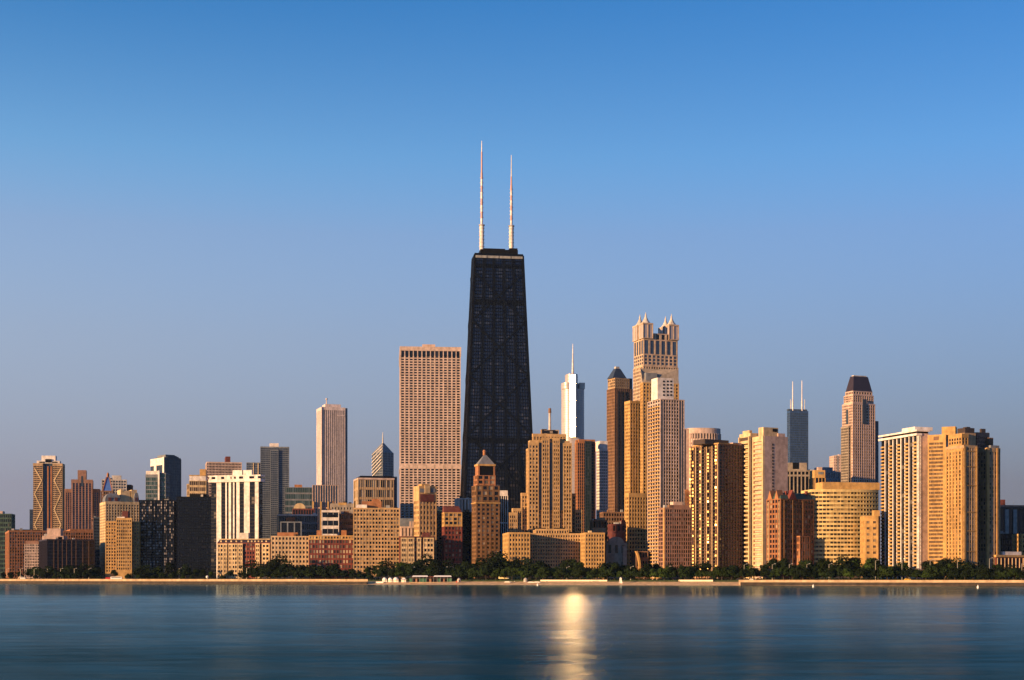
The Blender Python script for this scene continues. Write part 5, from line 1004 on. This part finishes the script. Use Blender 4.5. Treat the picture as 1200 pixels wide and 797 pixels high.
def dome():
    p = at(24.5, dsh(24.5)+20, 2.4); e = empty('shelter', p); tag(e, 'pale domed shelter behind the promenade at the far left', 'shelter'); m = MB()
    pr = [(1, 0), (1, .35), (.9, .6), (.66, .82), (.3, .97), (.03, 1)]
    for (a, za), (c, zc) in zip(pr, pr[1:]): m.cyl(0, 0, za*5, zc*5+.004, 3*a, 3*c, n=16)
    m.obj('shell', wm('tan'), e); m = MB(); m.box(-1.1, 1.1, -3.15, -2, 0, 2.6); m.obj('doorway', wm('bronze'), e)
dome()
# ------------------------------------------------------------------ vehicles on the shore drive
glass_ = simple('car_glass', (.02, .02, .025), .1); tyre = simple('tyre', (.02, .02, .02), .8)
def vehicle(px, label, paint, L_=4.5, H_=1.45, d=30.5, van=False, name='parked_car', cat='car'):
    Y = dsh(px)+d; e = empty(name, at(px, Y, ZG-.13)); tag(e, label, cat, 'vehicles on the shore drive'); w = .9 if not van else 1.15
    m = MB()
    if van: m.frus((-L_/2, L_/2, -w, w), (-L_/2+.1, L_/2-.4, -w+.08, w-.08), .35, H_)
    else: m.frus((-L_/2, L_/2, -w, w), (-L_/2+.08, L_/2-.12, -w+.04, w-.04), .28, .85); m.frus((-L_*.36, L_*.22, -w+.06, w-.06), (-L_*.26, L_*.08, -w+.2, w-.2), .84, H_)
    m.obj('body', paint, e); m = MB(); 
    if van: m.box(-L_*.42, L_*.40, -w-.02, w+.02, H_*.55, H_*.8)
    else: m.frus((-L_*.33, L_*.19, -w+.03, w-.03), (-L_*.25, L_*.07, -w+.17, w-.17), .9, H_-.12)
    m.obj('window', glass_, e)
    for x in (-L_*.31, L_*.31):
        for y in (-w+.1, w-.1): m = MB(); m.cyl(0, 0, -.11, .11, .33, n=12); o = m.obj('wheel', tyre, e); o.location = (x, y, .33); o.rotation_euler = (R(90), 0, 0)
redp, whp, blk = simple('red_car_paint', (.55, .015, .012), .3), simple('white_car_paint', (.78, .76, .72), .3), simple('dark_car_paint', (.03, .03, .035), .3)
vehicle(127, 'bright red van on the shore drive before the golden limestone block', redp, 4.6, 2.0, van=True, name='delivery_van', cat='van')
vehicle(136.5, 'long white bus on the shore drive right of the red van', whp, 10.5, 2.6, van=True, name='city_bus', cat='bus')
vehicle(27, 'white van below the domed shelter at the far left', whp, 5.0, 2.2, d=12, van=True, name='delivery_van', cat='van')
vehicle(875, 'dark car on the drive left of the white car before the cream tower', blk); vehicle(882, 'white car on the drive before the cream two step tower', whp); vehicle(1063.5, 'yellow taxi on the drive below the white balconied tower', simple('taxi_paint', (.7, .42, .03), .3))
vehicle(701, 'dark car above the right end of the white beach wall', blk); vehicle(866, 'black car on the drive below the dark brown tower', blk)

# ------------------------------------------------------------------ people on the sand
def person_mesh(seed, stride):
    q = random.Random(seed)
    J = [(0,0,.95),(0,.01,1.2),(0,0,1.45),(0,0,1.55),(0,-.03,1.70),(.1,0,.9),(.11,-stride*.5,.5),(.11,-stride,.06),(.11,-stride-.14,.03),(-.1,0,.9),(-.11,stride*.5,.5),(-.11,stride,.06),(-.11,stride-.14,.03),
         (.2,0,1.42),(.25,stride*.4,1.15),(.26,stride*.4-.1,.88),(-.2,0,1.42),(-.25,-stride*.4,1.15),(-.26,-stride*.4-.1,.88)]
    E = [(0,1),(1,2),(2,3),(3,4),(0,5),(5,6),(6,7),(7,8),(0,9),(9,10),(10,11),(11,12),(2,13),(13,14),(14,15),(2,16),(16,17),(17,18)]
    rad = [.15,.13,.15,.06,.105,.1,.065,.045,.04,.1,.065,.045,.04,.06,.045,.035,.06,.045,.035]
    me = bpy.data.meshes.new('person'); me.from_pydata(J, E, []); o = bpy.data.objects.new('person_tmp', me); COL.objects.link(o)
    sk = o.modifiers.new('skin', 'SKIN'); o.modifiers.new('sub', 'SUBSURF').levels = 1
    for v_, r_ in zip(me.skin_vertices[0].data, rad): v_.radius = (r_, r_)
    me.skin_vertices[0].data[0].use_root = True
    dg = bpy.context.evaluated_depsgraph_get(); m2 = bpy.data.meshes.new_from_object(o.evaluated_get(dg)); bpy.data.objects.remove(o); return m2
pms_ = [person_mesh(1, .22), person_mesh(2, .04)]
skin_ = simple('skin', (.35, .2, .13), .6); hair_ = simple('hair', (.03, .02, .015), .7)
def person(px, d, label, top_c, leg_c, k=0, rz=0):
    Y = dsh(px)+d; z = .35+max(0, d)*.088
    me = pms_[k].copy(); me.materials.clear()
    for m_ in (skin_, top_c, leg_c, hair_): me.materials.append(m_)
    for p_ in me.polygons:
        c = p_.center; p_.material_index = 3 if c.z > 1.74 else 0 if (c.z > 1.5 or (abs(c.x) > .21 and c.z < 1.2)) else 1 if c.z > .95 else 2 if c.z > .35 else 0
        p_.use_smooth = True
    o = bpy.data.objects.new('person', me); COL.objects.link(o); o.location = at(px, Y, z); o.rotation_euler = (0, 0, rz); tag(o, label, 'person', 'people on the beach')
cl = lambda n_, c: simple('cloth_'+n_, c, .8)
person(603, 12, 'person in a white shirt standing left of the covered boats', cl('white', (.7, .68, .62)), cl('navy', (.03, .035, .06)), 1)
person(641, 14, 'person in black standing in front of the left part of the white wall', cl('black', (.02, .02, .02)), cl('black', (.02, .02, .02)), 1)
person(691.3, 20, 'person in dark clothes, the left one of two before the white wall', cl('black', (.02, .02, .02)), cl('navy', (.03, .035, .06)), 0, 1.4)
person(695, 18, 'person in navy, the right one of two before the white wall', cl('navy', (.03, .035, .06)), cl('black', (.02, .02, .02)), 0, 1.7)
person(767, 9, 'person in an orange top walking low on the sand', cl('orange', (.45, .16, .05)), cl('black', (.02, .02, .02)), 0, 1.5)
person(770, 16, 'person in black standing on the sand beside the orange top walker', cl('black', (.02, .02, .02)), cl('black', (.02, .02, .02)), 1)
person(773.5, 2, 'person in a white shirt standing at the edge of the water', cl('white', (.7, .68, .62)), cl('tan', (.35, .25, .15)), 1)
person(796.5, 20, 'person in navy at the left end of the short white wall', cl('navy', (.03, .035, .06)), cl('navy', (.03, .035, .06)), 1)
person(817, 8, 'person in a red top on the sand below the short white wall', cl('red', (.4, .05, .04)), cl('navy', (.03, .035, .06)), 0, -1.5)
person(824, 11, 'person in brown on the sand right of the red top walker', cl('brown', (.2, .1, .05)), cl('brown', (.2, .1, .05)), 0, -1.4)
def buoy(px, Y, label):
    e = empty('buoy', at(px, Y, 0)); tag(e, label, 'buoy', 'white buoys off the shore'); m = MB(); m.cyl(0, 0, -.3, .9, .55, .55, n=12); m.cyl(0, 0, .89, 1.7, .55, .12, n=12); m.obj('float', white, e); m = MB(); m.cyl(0, 0, 1.69, 2.4, .06, n=6); m.obj('pole', wm('grey'), e)
buoy(630, 1010, 'small white buoy close to the sand below the white beach wall'); buoy(953, 860, 'white buoy floating near the right hand sea wall below the curved block'); buoy(1146, 780, 'white buoy floating at the far right near the sea wall')

# ------------------------------------------------------------------ morning haze
hm = bpy.data.materials.new('haze'); hm.use_nodes = True; hn = hm.node_tree; hn.nodes.clear()
pv = hn.nodes.new('ShaderNodeVolumePrincipled'); pv.inputs['Color'].default_value = (.45, .68, 1.0, 1); pv.inputs['Density'].default_value = HAZE; pv.inputs['Anisotropy'].default_value = 0.0
ho = hn.nodes.new('ShaderNodeOutputMaterial'); hn.links.new(pv.outputs[0], ho.inputs['Volume'])
if HAZE > 0:
    m = MB(); m.box(-5100, 5100, -2600, 6300, -1.6, 480); o = m.obj('haze', hm); tag(o, 'thin blue morning haze over lake and city', 'haze', None, 'stuff')
